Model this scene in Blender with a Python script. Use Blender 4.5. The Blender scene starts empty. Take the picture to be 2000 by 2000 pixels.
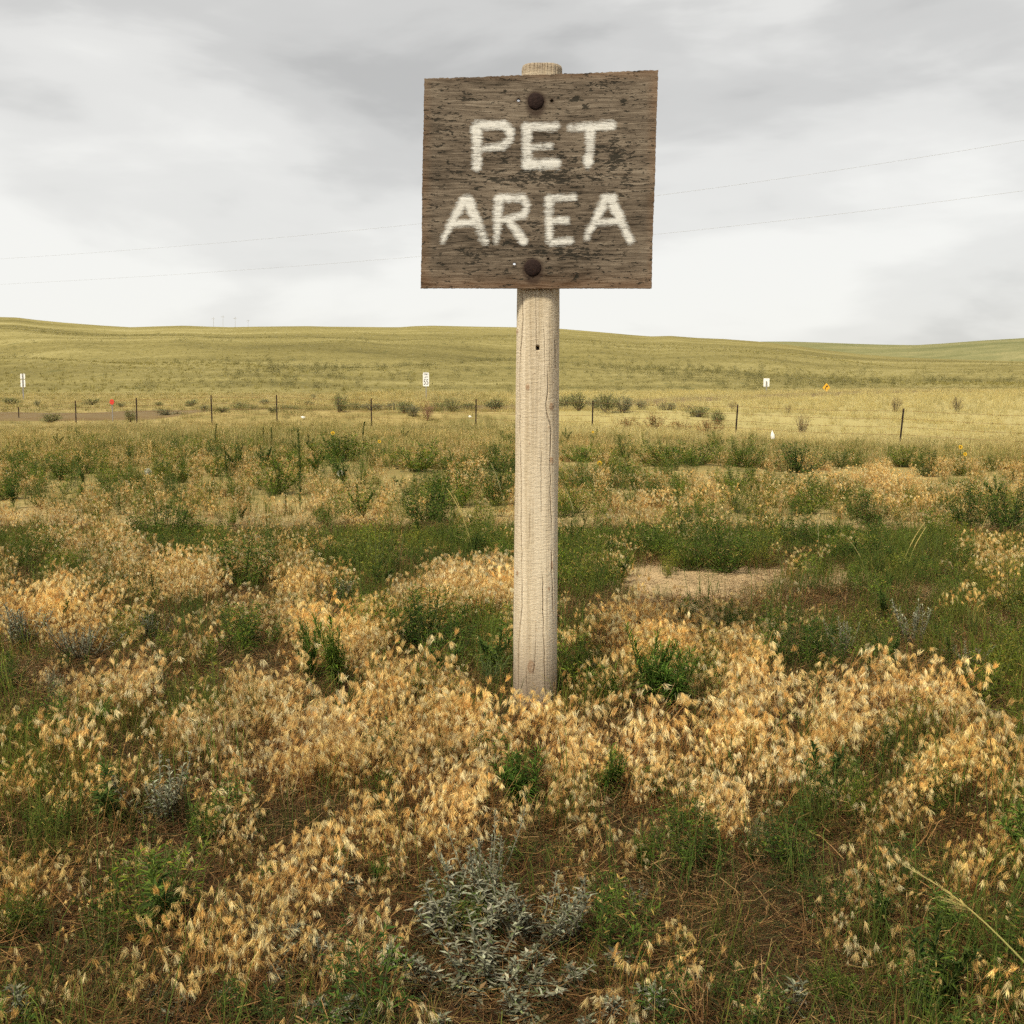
import bpy, bmesh, math, random
import numpy as np
from mathutils import Vector, Matrix
from mathutils.geometry import delaunay_2d_cdt

random.seed(11)
rng = np.random.default_rng(11)
scene = bpy.context.scene
col = scene.collection

# ------------------------------------------------------------------ camera
EYE = 1.11
FPX = 2300.0                     # focal length in pixels of the 2000 px photograph
PITCH = math.atan(243.0 / FPX)
cam_d = bpy.data.cameras.new('camera')
cam_d.sensor_width = 36.0
cam_d.lens = 36.0 * FPX / 2000.0
cam_d.clip_start = 0.05
cam_d.clip_end = 12000.0
cam = bpy.data.objects.new('camera', cam_d)
cam.location = (0, 0, EYE)
cam.rotation_euler = (math.pi / 2 - PITCH, 0, 0)
col.objects.link(cam)
scene.camera = cam

# ------------------------------------------------------------------ sky
SUN_EL, SUN_AZ = math.radians(52), math.radians(212)     # azimuth clockwise from +Y
world = bpy.data.worlds.new('World')
scene.world = world
world.use_nodes = True
wt = world.node_tree
wt.nodes.clear()


def N(t, kind, **kw):
    n = t.nodes.new(kind)
    for k, v in kw.items():
        setattr(n, k, v)
    return n


def ramp(t, stops, interp='LINEAR'):
    r = N(t, 'ShaderNodeValToRGB')
    r.color_ramp.interpolation = interp
    els = r.color_ramp.elements
    while len(els) < len(stops):
        els.new(0.5)
    for e, (p, c) in zip(els, stops):
        e.position = p
        e.color = c if len(c) == 4 else (*c, 1)
    return r


def math_node(t, op, a, b=None, c=None):
    m = N(t, 'ShaderNodeMath', operation=op)
    for i, x in enumerate((a, b, c)):
        if x is None:
            continue
        if isinstance(x, (int, float)):
            m.inputs[i].default_value = x
        else:
            t.links.new(x, m.inputs[i])
    return m.outputs[0]


def mixc(t, fac, a, b, blend='MIX'):
    m = N(t, 'ShaderNodeMix', data_type='RGBA', blend_type=blend)
    for sock, x in ((m.inputs[0], fac), (m.inputs[6], a), (m.inputs[7], b)):
        if isinstance(x, (int, float)):
            sock.default_value = x
        elif isinstance(x, tuple):
            sock.default_value = x if len(x) == 4 else (*x, 1)
        else:
            t.links.new(x, sock)
    return m.outputs[2]


def noise(t, vec, scale, detail=4, rough=0.55, dist=0.0, lac=2.0):
    n = N(t, 'ShaderNodeTexNoise')
    n.inputs['Scale'].default_value = scale
    n.inputs['Detail'].default_value = detail
    n.inputs['Roughness'].default_value = rough
    n.inputs['Distortion'].default_value = dist
    n.inputs['Lacunarity'].default_value = lac
    if vec is not None:
        t.links.new(vec, n.inputs['Vector'])
    return n


def mapping(t, vec, scale=(1, 1, 1), loc=(0, 0, 0), rot=(0, 0, 0)):
    m = N(t, 'ShaderNodeMapping')
    m.inputs['Scale'].default_value = scale
    m.inputs['Location'].default_value = loc
    m.inputs['Rotation'].default_value = rot
    t.links.new(vec, m.inputs['Vector'])
    return m.outputs[0]


SKYOFF = (2.2, 7.4, 3.3)
tc = N(wt, 'ShaderNodeTexCoord')
sep = N(wt, 'ShaderNodeSeparateXYZ')
wt.links.new(tc.outputs['Generated'], sep.inputs[0])
D = tc.outputs['Generated']
n1 = noise(wt, mapping(wt, D, (1.0, 1.0, 2.3), SKYOFF), 2.1, 6, 0.46, 0.45)
n2 = noise(wt, mapping(wt, D, (1.0, 1.0, 3.4), (2.7, 5.1, 1.3)), 5.2, 5, 0.5, 0.3)
cl = math_node(wt, 'ADD', math_node(wt, 'MULTIPLY', n1.outputs['Fac'], 0.68), math_node(wt, 'MULTIPLY', n2.outputs['Fac'], 0.32))
cl = math_node(wt, 'SUBTRACT', cl, math_node(wt, 'MULTIPLY', math_node(wt, 'SUBTRACT', math_node(wt, 'MAXIMUM', sep.outputs['Z'], 0.0), 0.13), 0.27))   # the deck thickens overhead
cr = ramp(wt, [(0.29, (0.31, 0.307, 0.297)), (0.37, (0.385, 0.381, 0.368)), (0.45, (0.475, 0.470, 0.452)),
               (0.54, (0.545, 0.54, 0.517))], 'EASE')
wt.links.new(cl, cr.inputs[0])
sky = N(wt, 'ShaderNodeTexSky', sky_type='NISHITA')
sky.sun_disc = False
sky.sun_elevation = SUN_EL
sky.sun_rotation = SUN_AZ
bg1 = N(wt, 'ShaderNodeBackground')
bg1.inputs['Strength'].default_value = 0.08
wt.links.new(sky.outputs[0], bg1.inputs[0])
bg2 = N(wt, 'ShaderNodeBackground')
bg2.inputs['Strength'].default_value = 1.0
wt.links.new(cr.outputs[0], bg2.inputs[0])
ms = N(wt, 'ShaderNodeMixShader')
ms.inputs[0].default_value = 0.94
wt.links.new(bg1.outputs[0], ms.inputs[1])
wt.links.new(bg2.outputs[0], ms.inputs[2])
wo = N(wt, 'ShaderNodeOutputWorld')
wt.links.new(ms.outputs[0], wo.inputs[0])

# ------------------------------------------------------------------ sun through thin cloud
sun_d = bpy.data.lights.new('sun', 'SUN')
sun_d.energy = 2.9
sun_d.angle = math.radians(10)
sun_d.color = (1.0, 0.92, 0.77)
sun = bpy.data.objects.new('sun', sun_d)
sdir = Vector((math.sin(SUN_AZ) * math.cos(SUN_EL), math.cos(SUN_AZ) * math.cos(SUN_EL), math.sin(SUN_EL)))
sun.rotation_euler = sdir.to_track_quat('Z', 'Y').to_euler()
sun.location = (-10, -20, 40)
col.objects.link(sun)

vs = scene.view_settings
vs.view_transform = 'Standard'
vs.look = 'None'
vs.exposure = 0.78
vs.gamma = 1.0
vs.use_curve_mapping = False
cy = scene.cycles
cy.max_bounces = 4
cy.diffuse_bounces = 2
cy.use_adaptive_sampling = True
cy.adaptive_threshold = 0.035
cy.adaptive_min_samples = 16
cy.use_denoising = False
cy.transmission_bounces = 4
cy.transparent_max_bounces = 8
cy.caustics_reflective = False
cy.caustics_refractive = False

# ------------------------------------------------------------------ geometry of the view
FW = np.array([0, math.cos(PITCH), -math.sin(PITCH)])
UP = np.array([0, math.sin(PITCH), math.cos(PITCH)])


def ray(u, v):
    return np.array([(u - 1000.0) / FPX, 0, 0]) + UP * ((1000.0 - v) / FPX) + FW


def at(u, v, Y):
    """the point at depth y = Y that the photograph shows at (u, v)"""
    d = ray(u, v)
    k = Y / d[1]
    return np.array([d[0] * k, Y, EYE + d[2] * k])


def slope_v(v):
    d = ray(1000, v)
    return d[2] / d[1]


def project(x, y, z):
    """photo coordinates of points (arrays)"""
    dz = z - EYE
    dep = y * FW[1] + dz * FW[2]
    dep = np.where(np.abs(dep) < 1e-3, 1e-3, dep)
    upc = y * UP[1] + dz * UP[2]
    return 1000 + FPX * x / dep, 1000 - FPX * upc / dep, dep


def hash2(ix, iy, s):
    h = np.sin(ix * 127.1 + iy * 311.7 + s * 74.7) * 43758.5453
    return h - np.floor(h)


def vnoise(x, y, s=0):
    ix, iy = np.floor(x), np.floor(y)
    fx, fy = x - ix, y - iy
    fx, fy = fx * fx * (3 - 2 * fx), fy * fy * (3 - 2 * fy)
    a, b = hash2(ix, iy, s), hash2(ix + 1, iy, s)
    c, d = hash2(ix, iy + 1, s), hash2(ix + 1, iy + 1, s)
    return (a * (1 - fx) + b * fx) * (1 - fy) + (c * (1 - fx) + d * fx) * fy


def fbm(x, y, s=0, o=3):
    r, a, t = 0, 1.0, 0
    for i in range(o):
        r = r + a * vnoise(x * 2 ** i, y * 2 ** i, s + i)
        t += a
        a *= 0.5
    return r / t


def smooth(a, b, x):
    t = np.clip((x - a) / (b - a), 0, 1)
    return t * t * (3 - 2 * t)


KY = [-50, 0, 5, 15, 30, 45, 55, 60, 66, 85, 110, 130]
KL = [0, 0, 0, -.08, -.30, -.50, -.55, -.48, -.24, .05, .30, .5]
KC = [0, 0, 0, -.08, -.30, -.58, -.62, -.58, -.45, -.05, .35, .6]
KR = [0, 0, 0, -.15, -.62, -.98, -.95, -.85, -.60, .15, .72, .6]


def ground(x, y):
    x, y = np.asarray(x, float), np.asarray(y, float)
    t = x / np.maximum(y, 12.0)
    l, c, r = np.interp(y, KY, KL), np.interp(y, KY, KC), np.interp(y, KY, KR)
    wl, wr = smooth(-.05, -.38, t) if False else smooth(.05, .38, -t), smooth(.05, .36, t)
    z = c + (l - c) * wl + (r - c) * wr
    z = z + (fbm(x * .9, y * .9, 3) - .5) * .07 * smooth(.5, 3, np.abs(y)) + (fbm(x * .12, y * .12, 5) - .5) * .22 * smooth(6, 25, np.hypot(x, y))
    z = z + .5 * smooth(54, 59, y) * (1 - smooth(60, 68, y)) * smooth(-18.5, -14.5, x) * (1 - smooth(14, 24, x))
    d0 = np.hypot(x - .08, y - 4.0)
    return z * smooth(.1, 1.6, d0) * 1.0


HY = np.geomspace(1.0, 220, 2600)


def hit(u, v):
    d = ray(u, v)
    d = d / d[1]
    below = EYE + d[2] * HY < ground(d[0] * HY, HY)
    y = HY[int(np.argmax(below))] if below.any() else 200.0
    return np.array([d[0] * y, y, float(ground(d[0] * y, y))])


# ------------------------------------------------------------------ object helpers
def tag(o, label=None, cat=None, group=None, kind=None):
    if label:
        o['label'] = label
    if cat:
        o['category'] = cat
    if group:
        o['group'] = group
    if kind:
        o['kind'] = kind
    return o


def empty(name, loc=(0, 0, 0), rz=0.0):
    o = bpy.data.objects.new(name, None)
    o.empty_display_size = .1
    o.location = loc
    o.rotation_euler = (0, 0, rz)
    col.objects.link(o)
    return o


def link(name, me, parent=None):
    o = bpy.data.objects.new(name, me)
    col.objects.link(o)
    if parent is not None:
        o.parent = parent
    return o


class MB:
    """collects vertices, faces and a colour per vertex"""

    def __init__(self):
        self.v, self.f, self.c = [], [], []

    def add(self, verts, faces, color):
        b = len(self.v)
        self.v.extend([tuple(map(float, p)) for p in verts])
        self.f.extend([tuple(i + b for i in f) for f in faces])
        if isinstance(color[0], (int, float)):
            self.c.extend([tuple(color)] * len(verts))
        else:
            self.c.extend([tuple(q) for q in color])

    def leaf(self, p, d, n, L, W, c0, c1=None, bend=0.0, fold=0.0):
        """lance-shaped leaf: 6 points, folded along the midrib"""
        d = d / (np.linalg.norm(d) + 1e-9)
        s = np.cross(d, n)
        s = s / (np.linalg.norm(s) + 1e-9)
        n = np.cross(s, d)
        c1 = c1 or c0
        m = p + d * L * .5 + n * bend * L * .25
        tip = p + d * L - n * bend * L * .35
        self.add([p, m - s * W * .5 + n * fold * W, tip, m + s * W * .5 + n * fold * W, m],
                 [(0, 4, 1), (1, 4, 2), (2, 4, 3), (3, 4, 0)] if fold else [(0, 1, 2, 3)],
                 [c0, c0, c1, c0, c0]) if fold else self.add(
            [p, m - s * W * .5, tip, m + s * W * .5], [(0, 1, 2, 3)], [c0, c0, c1, c0])

    def ribbon(self, pts, w0, w1, c0, c1, side=None):
        pts = [np.asarray(p, float) for p in pts]
        k = len(pts)
        if side is None:
            a = random.uniform(0, 6.28)
            side = np.array([math.cos(a), math.sin(a), 0.2])
        vs_, cs, fs = [], [], []
        for i, p in enumerate(pts):
            t = i / (k - 1)
            w = w0 + (w1 - w0) * t
            c = tuple(c0[j] + (c1[j] - c0[j]) * t for j in range(3))
            vs_ += [p - side * w * .5, p + side * w * .5]
            cs += [c, c]
            if i:
                fs.append((2 * i - 2, 2 * i - 1, 2 * i + 1, 2 * i))
        self.add(vs_, fs, cs)

    def tube(self, pts, r0, r1, c0, c1=None, n=4, cap=False):
        pts = [np.asarray(p, float) for p in pts]
        c1 = c1 or c0
        k = len(pts)
        vs_, cs, fs = [], [], []
        for i, p in enumerate(pts):
            t = i / (k - 1)
            d = pts[min(i + 1, k - 1)] - pts[max(i - 1, 0)]
            d = d / (np.linalg.norm(d) + 1e-9)
            a = np.array([1., 0, 0]) if abs(d[0]) < .8 else np.array([0, 1., 0])
            e = np.cross(d, a)
            e /= np.linalg.norm(e)
            g = np.cross(d, e)
            r = r0 + (r1 - r0) * t
            for j in range(n):
                q = 2 * math.pi * j / n
                vs_.append(p + (e * math.cos(q) + g * math.sin(q)) * r)
                cs.append(tuple(c0[m] + (c1[m] - c0[m]) * t for m in range(3)))
            if i:
                for j in range(n):
                    j2 = (j + 1) % n
                    fs.append(((i - 1) * n + j, (i - 1) * n + j2, i * n + j2, i * n + j))
        if cap:
            fs.append(tuple(range(n))[::-1])
            fs.append(tuple((k - 1) * n + j for j in range(n)))
        self.add(vs_, fs, cs)

    def box(self, lo, hi, c=(.5, .5, .5)):
        x0, y0, z0 = lo
        x1, y1, z1 = hi
        self.add([(x0, y0, z0), (x1, y0, z0), (x1, y1, z0), (x0, y1, z0), (x0, y0, z1), (x1, y0, z1), (x1, y1, z1), (x0, y1, z1)],
                 [(0, 3, 2, 1), (4, 5, 6, 7), (0, 1, 5, 4), (1, 2, 6, 5), (2, 3, 7, 6), (3, 0, 4, 7)], c)

    def mesh(self, name, mats, smooth_=False):
        me = bpy.data.meshes.new(name)
        me.from_pydata(self.v, [], self.f)
        a = me.color_attributes.new('col', 'FLOAT_COLOR', 'POINT')
        arr = np.ones((len(self.v), 4), np.float32)
        arr[:, :3] = np.array(self.c, np.float32)
        a.data.foreach_set('color', arr.ravel())
        for m in (mats if isinstance(mats, (list, tuple)) else [mats]):
            me.materials.append(m)
        if smooth_:
            me.polygons.foreach_set('use_smooth', [True] * len(me.polygons))
        me.update()
        return me


# ------------------------------------------------------------------ materials
def new_mat(name):
    m = bpy.data.materials.new(name)
    m.use_nodes = True
    m.node_tree.nodes.clear()
    return m, m.node_tree


def bsdf(t, color, rough=0.8, spec=0.2, normal=None, metal=0.0):
    b = N(t, 'ShaderNodeBsdfPrincipled')
    if isinstance(color, tuple):
        b.inputs['Base Color'].default_value = color if len(color) == 4 else (*color, 1)
    else:
        t.links.new(color, b.inputs['Base Color'])
    if isinstance(rough, (int, float)):
        b.inputs['Roughness'].default_value = rough
    else:
        t.links.new(rough, b.inputs['Roughness'])
    b.inputs['Specular IOR Level'].default_value = spec
    b.inputs['Metallic'].default_value = metal
    if normal is not None:
        t.links.new(normal, b.inputs['Normal'])
    return b


def out(t, shader):
    o = N(t, 'ShaderNodeOutputMaterial')
    t.links.new(shader, o.inputs[0])


def bump(t, h, strength, dist):
    b = N(t, 'ShaderNodeBump')
    b.inputs['Strength'].default_value = strength
    b.inputs['Distance'].default_value = dist
    t.links.new(h, b.inputs['Height'])
    return b.outputs[0]


def plant_mat(name, transl=0.3, var=0.35, warm=None, nscale=6.0, patch=0.7):
    """colour per vertex of the plant, varied by plant (tint) and by noise in the place"""
    m, t = new_mat(name)
    a = N(t, 'ShaderNodeAttribute', attribute_name='col')
    ti = N(t, 'ShaderNodeAttribute', attribute_name='tint', attribute_type='INSTANCER')
    geo = N(t, 'ShaderNodeNewGeometry')
    np_ = noise(t, geo.outputs['Position'], patch, 3, .6)
    f = math_node(t, 'ADD', 1.0, ti.outputs['Fac'])
    f2 = math_node(t, 'MULTIPLY_ADD', math_node(t, 'SUBTRACT', np_.outputs['Fac'], .5), 2 * var, 1.0)
    f3 = math_node(t, 'MULTIPLY', f, f2)
    vv = N(t, 'ShaderNodeVectorMath', operation='SCALE')
    t.links.new(a.outputs['Color'], vv.inputs[0])
    t.links.new(f3, vv.inputs['Scale'])
    c = vv.outputs[0]
    if warm:
        fac = N(t, 'ShaderNodeMapRange')
        fac.inputs[1].default_value, fac.inputs[2].default_value = .42, .62
        t.links.new(np_.outputs['Fac'], fac.inputs[0])
        c = mixc(t, fac.outputs[0], c, mixc(t, 1.0, c, warm, 'MULTIPLY'))
    d = bsdf(t, c, .75, .15)
    tr = N(t, 'ShaderNodeBsdfTranslucent')
    t.links.new(c, tr.inputs[0])
    mx = N(t, 'ShaderNodeMixShader')
    mx.inputs[0].default_value = transl
    t.links.new(d.outputs[0], mx.inputs[1])
    t.links.new(tr.outputs[0], mx.inputs[2])
    out(t, mx.outputs[0])
    return m


M_cheat = plant_mat('dry_grass', .30, .45, (.98, .92, .74), 5.0, 1.3)
M_thatch = plant_mat('thatch', .15, .5, (.85, .75, .65), 9.0, 1.5)
M_green = plant_mat('green_grass', .35, .35, (1.35, 1.12, .8), 5.0, .8)
M_weed = plant_mat('weed_leaf', .28, .40, (1.25, 1.08, .85), 14.0, 1.2)
M_sage = plant_mat('sage_leaf', .15, .25, None, 20.0, 1.0)
M_shrub = plant_mat('shrub_leaf', .2, .45, None, 3.0, .5)
M_field = plant_mat('meadow_grass', .3, .25, (1.0, .97, .88), .9, .12)
M_petal = plant_mat('petal', .3, .12)

# ground: dry soil with litter; farther out the grass the eye cannot part
def ground_mat():
    m, t = new_mat('prairie_soil')
    geo = N(t, 'ShaderNodeNewGeometry')
    P = geo.outputs['Position']
    fine = noise(t, P, 38, 4, .7)
    mid = noise(t, P, 5, 3, .6)
    big = noise(t, P, .35, 3, .55)
    soil = ramp(t, [(.28, (.075, .042, .022)), (.48, (.21, .135, .072)), (.70, (.42, .30, .175))])
    t.links.new(math_node(t, 'ADD', math_node(t, 'MULTIPLY', fine.outputs['Fac'], .55), math_node(t, 'MULTIPLY', mid.outputs['Fac'], .45)), soil.inputs[0])
    st = noise(t, mapping(t, P, (30, 9, 9), rot=(0, 0, .6)), 4, 4, .7)
    st2 = noise(t, mapping(t, P, (9, 34, 9), rot=(0, 0, -.4)), 4, 4, .7)
    stm = ramp(t, [(.56, (0, 0, 0)), (.66, (1, 1, 1))])
    t.links.new(math_node(t, 'MAXIMUM', st.outputs['Fac'], st2.outputs['Fac']), stm.inputs[0])
    hz = noise(t, P, .55, 2, .5)
    sxx = N(t, 'ShaderNodeSeparateXYZ')
    t.links.new(P, sxx.inputs[0])
    fore_dim = N(t, 'ShaderNodeMapRange', interpolation_type='SMOOTHSTEP')
    fore_dim.inputs[1].default_value, fore_dim.inputs[2].default_value = 3.9, 5.2
    t.links.new(math_node(t, 'ADD', sxx.outputs['Y'], math_node(t, 'MULTIPLY', math_node(t, 'SUBTRACT', hz.outputs['Fac'], .5), 3.0)), fore_dim.inputs[0])
    soil2 = mixc(t, fore_dim.outputs[0], mixc(t, 1.0, soil.outputs[0], (.26, .22, .19), 'MULTIPLY'), mixc(t, .68, soil.outputs[0], (.60, .435, .225)))  # soil nearest the viewer multiplied darker: foreground dimming painted into its colour
    near = mixc(t, math_node(t, 'MULTIPLY', stm.outputs[0], .4), soil2, (.42, .28, .14))
    grass = ramp(t, [(.3, (.15, .135, .042)), (.5, (.29, .225, .08)), (.68, (.42, .325, .13))])
    t.links.new(math_node(t, 'ADD', math_node(t, 'MULTIPLY', big.outputs['Fac'], .6), math_node(t, 'MULTIPLY', mid.outputs['Fac'], .4)), grass.inputs[0])
    sx = N(t, 'ShaderNodeSeparateXYZ')
    t.links.new(P, sx.inputs[0])
    far = N(t, 'ShaderNodeMapRange', interpolation_type='SMOOTHSTEP')
    far.inputs[1].default_value, far.inputs[2].default_value = 7.5, 12
    t.links.new(sx.outputs['Y'], far.inputs[0])
    c = mixc(t, far.outputs[0], near, grass.outputs[0])
    mf = N(t, 'ShaderNodeMapRange', interpolation_type='SMOOTHSTEP')
    mf.inputs[1].default_value, mf.inputs[2].default_value = 40, 52
    t.links.new(sx.outputs['Y'], mf.inputs[0])
    mr = N(t, 'ShaderNodeMapRange', interpolation_type='SMOOTHSTEP')
    mr.inputs[1].default_value, mr.inputs[2].default_value = -4, 6
    t.links.new(sx.outputs['X'], mr.inputs[0])
    c = mixc(t, math_node(t, 'MULTIPLY', math_node(t, 'MULTIPLY', mf.outputs[0], mr.outputs[0]), .85), c, (.40, .34, .14))
    nb = bump(t, fine.outputs['Fac'], .8, .02)
    out(t, bsdf(t, c, .95, .1, nb).outputs[0])
    return m


def hill_mat(name, stops, shift=0.0):
    m, t = new_mat(name)
    geo = N(t, 'ShaderNodeNewGeometry')
    P = geo.outputs['Position']
    a = noise(t, mapping(t, P, (.0035, .017, .02), (shift, 0, 0)), 1.0, 5, .6, .8)
    b = noise(t, mapping(t, P, (.03, .06, .05), (shift, 3, 0)), 1.0, 5, .65, .3)
    d = noise(t, mapping(t, P, (.7, .42, .5)), 1.0, 6, .72)
    f = math_node(t, 'ADD', math_node(t, 'MULTIPLY', a.outputs['Fac'], .44),
                  math_node(t, 'ADD', math_node(t, 'MULTIPLY', b.outputs['Fac'], .28), math_node(t, 'MULTIPLY', d.outputs['Fac'], .28)))
    r = ramp(t, stops)
    t.links.new(f, r.inputs[0])
    sp = noise(t, mapping(t, P, (.32, .10, .3), (9, 2, 0)), 1.0, 2, .5)
    sm = ramp(t, [(.66, (0, 0, 0)), (.72, (1, 1, 1))])
    t.links.new(sp.outputs['Fac'], sm.inputs[0])
    c = mixc(t, math_node(t, 'MULTIPLY', sm.outputs[0], .5), r.outputs[0], (.10, .105, .035))
    nb = bump(t, math_node(t, 'ADD', b.outputs['Fac'], math_node(t, 'MULTIPLY', d.outputs['Fac'], .3)), .6, 2.5)
    out(t, bsdf(t, c, .95, .05, nb).outputs[0])
    return m


M_ground = ground_mat()
M_hill = hill_mat('hill_grass', [(.37, (.118, .103, .036)), (.45, (.190, .162, .056)), (.53, (.262, .222, .080)), (.61, (.36, .31, .13))])
M_far = hill_mat('far_hill_grass', [(.36, (.115, .125, .05)), (.5, (.20, .195, .085)), (.64, (.32, .28, .13))], 40)


def simple_mat(name, c, rough=.6, spec=.3, metal=0.0, var=.25, scale=12.0, bmp=.15):
    m, t = new_mat(name)
    geo = N(t, 'ShaderNodeTexCoord')
    nz = noise(t, geo.outputs['Object'], scale, 5, .6)
    cc = mixc(t, nz.outputs['Fac'], tuple(x * (1 - var) for x in c), tuple(min(1, x * (1 + var)) for x in c))
    nb = bump(t, nz.outputs['Fac'], bmp, .003)
    out(t, bsdf(t, cc, rough, spec, nb, metal).outputs[0])
    return m


M_tpost = simple_mat('rusty_post_paint', (.030, .020, .015), .8, .2, 0, .6)
M_wire = simple_mat('rusted_wire', (.20, .105, .045), .8, .2)
M_galv = simple_mat('galvanised_steel', (.26, .25, .23), .6, .3, .3)
M_white = simple_mat('white_sign_sheet', (.80, .80, .78), .45, .4, 0, .06)
M_black = simple_mat('black_print', (.02, .02, .02), .6, .3, 0, .1)
M_yellow = simple_mat('yellow_sign_sheet', (.78, .42, .03), .45, .4, 0, .08)
M_red = simple_mat('red_sign_sheet', (.60, .045, .03), .45, .4, 0, .1)
M_cable = simple_mat('power_cable', (.33, .33, .33), .6, .3)
M_polewood = simple_mat('grey_pole_wood', (.40, .39, .36), .9, .1)
M_rust = simple_mat('rusted_iron', (.024, .013, .010), .85, .2, .1, .8, 110, 1.0)
M_litter = simple_mat('white_plastic_scrap', (.82, .80, .72), .5, .4, 0, .05)
M_road = simple_mat('red_gravel_road', (.175, .125, .058), .95, .1, 0, .3, .6, .3)
M_dirt = simple_mat('orange_dirt', (.30, .15, .06), .95, .1, 0, .3, 1.5, .3)

# ------------------------------------------------------------------ ground sheet
def fan_mesh(name, angs, rads, zf, mat, closed):
    A, R = np.meshgrid(angs, rads)
    X, Y = np.sin(A) * R, np.cos(A) * R
    Z = zf(X, Y)
    na, nr = len(angs), len(rads)
    V = np.stack([X, Y, Z], -1).reshape(-1, 3)
    F = []
    for i in range(nr - 1):
        for j in range(na if closed else na - 1):
            j2 = (j + 1) % na
            F.append((i * na + j, i * na + j2, (i + 1) * na + j2, (i + 1) * na + j))
    me = bpy.data.meshes.new(name)
    me.from_pydata(V.tolist(), [], [f[::-1] for f in F])
    me.polygons.foreach_set('use_smooth', [True] * len(F))
    me.materials.append(mat)
    me.update()
    return me


def ground_all(x, y):
    r = np.hypot(x, y)
    z = np.where(y > -2, ground(x, np.maximum(y, -2)), 0)
    return z - smooth(128, 150, r) * 6.0 - smooth(118, 132, y) * 1.5


angs = np.concatenate([np.linspace(-.62, .62, 250), np.linspace(.66, 2 * math.pi - .66, 70)])
rads = np.concatenate([np.linspace(.25, 12, 150), np.geomspace(12.3, 135, 110), np.geomspace(145, 6000, 14)])
g = link('ground', fan_mesh('ground', angs, rads, ground_all, M_ground, True))
tag(g, 'dry prairie soil and matted litter under the grass', 'ground', kind='structure')

# ------------------------------------------------------------------ hills
SKY = [(-600, 600), (-200, 606), (0, 619), (39, 620), (78, 625), (129, 630), (168, 633), (207, 636), (259, 639), (323, 637), (362, 636), (414, 638), (453, 639),
       (500, 638), (603, 637), (645, 638), (759, 639), (782, 639), (810, 637), (844, 636), (888, 637), (940, 638), (1000, 639), (1093, 642),
       (1153, 647), (1231, 654), (1270, 657), (1309, 656), (1360, 660), (1412, 662), (1490, 668), (1552, 675), (1603, 683), (1681, 692),
       (1759, 698), (1836, 701), (2000, 706), (2300, 720), (2700, 730)]
FAR = [(1000, 690), (1300, 676), (1450, 668), (1500, 667), (1539, 667), (1603, 669), (1655, 671), (1720, 673), (1785, 674), (1836, 671), (1914, 665), (2000, 660), (2300, 640), (2700, 640)]
YH0, YH1 = 124.0, 650.0


def prof(tab, t):
    u = 1000 + t / FW[1] * FPX
    v = np.interp(u, [p[0] for p in tab], [p[1] for p in tab])
    a = (1000 - v) / FPX
    return (FW[2] + a * UP[2]) / (FW[1] + a * UP[1])


def hill_z(x, y):
    t = x / y
    w = np.clip(np.log(y / YH0) / math.log(YH1 / YH0), 0, 1)
    s1 = prof(SKY, t)
    s0 = (ground(x * 0 + t * YH0, x * 0 + YH0) - .05 - EYE) / YH0
    p = w ** .85
    und = .055 * np.sin(w * 15 + 8 * fbm(t * 4 + 3, w * 1.2, 21) + t * 4) + .10 * (fbm(t * 7, w * 4, 31) - .5)
    s = s0 + (s1 - s0) * (p + und * 4 * (w * (1 - w)) * 1.6)
    s = np.minimum(s, s1) if False else s
    z = EYE + s * y
    past = np.maximum(y - YH1, 0)
    return z - past * .16


def far_z(x, y):
    t = x / y
    s1 = prof(FAR, t)
    w = smooth(820, 1500, y)
    s = -.01 + (s1 + .01) * (w + .10 * np.sin(w * 9 + t * 14) * w * (1 - w) * 4)
    return EYE + s * y - np.maximum(y - 1500, 0) * .12


def depth_mesh(name, ts, ys, zf, mat):
    T, Yy = np.meshgrid(ts, ys)
    X = T * Yy
    Z = zf(X, Yy)
    na, nr = len(ts), len(ys)
    V = np.stack([X, Yy, Z], -1).reshape(-1, 3)
    F = [(i * na + j, i * na + j + 1, (i + 1) * na + j + 1, (i + 1) * na + j) for i in range(nr - 1) for j in range(na - 1)]
    me = bpy.data.meshes.new(name)
    me.from_pydata(V.tolist(), [], F)
    me.polygons.foreach_set('use_smooth', [True] * len(F))
    me.materials.append(mat)
    me.update()
    return me


hb = link('hill', depth_mesh('hill', np.linspace(-.75, .75, 420), np.concatenate([np.geomspace(122, YH1, 120), np.linspace(665, 900, 10)]), hill_z, M_hill))
tag(hb, 'long grassy yellow green hill rising behind the fence and road', 'hill', kind='structure')
hf = link('hill', depth_mesh('distant_hill', np.linspace(-.1, .85, 240), np.concatenate([np.linspace(820, 1500, 50), np.linspace(1530, 2300, 10)]), far_z, M_far))
tag(hf, 'grey green distant hill showing beyond the ridge at the far right', 'hill', kind='structure')

# ------------------------------------------------------------------ road
RC = [(-70, 58.5), (-40, 59.8), (-22, 62), (-12, 66), (0, 76), (14, 92), (30, 108), (48, 118), (75, 124), (120, 130)]


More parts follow.
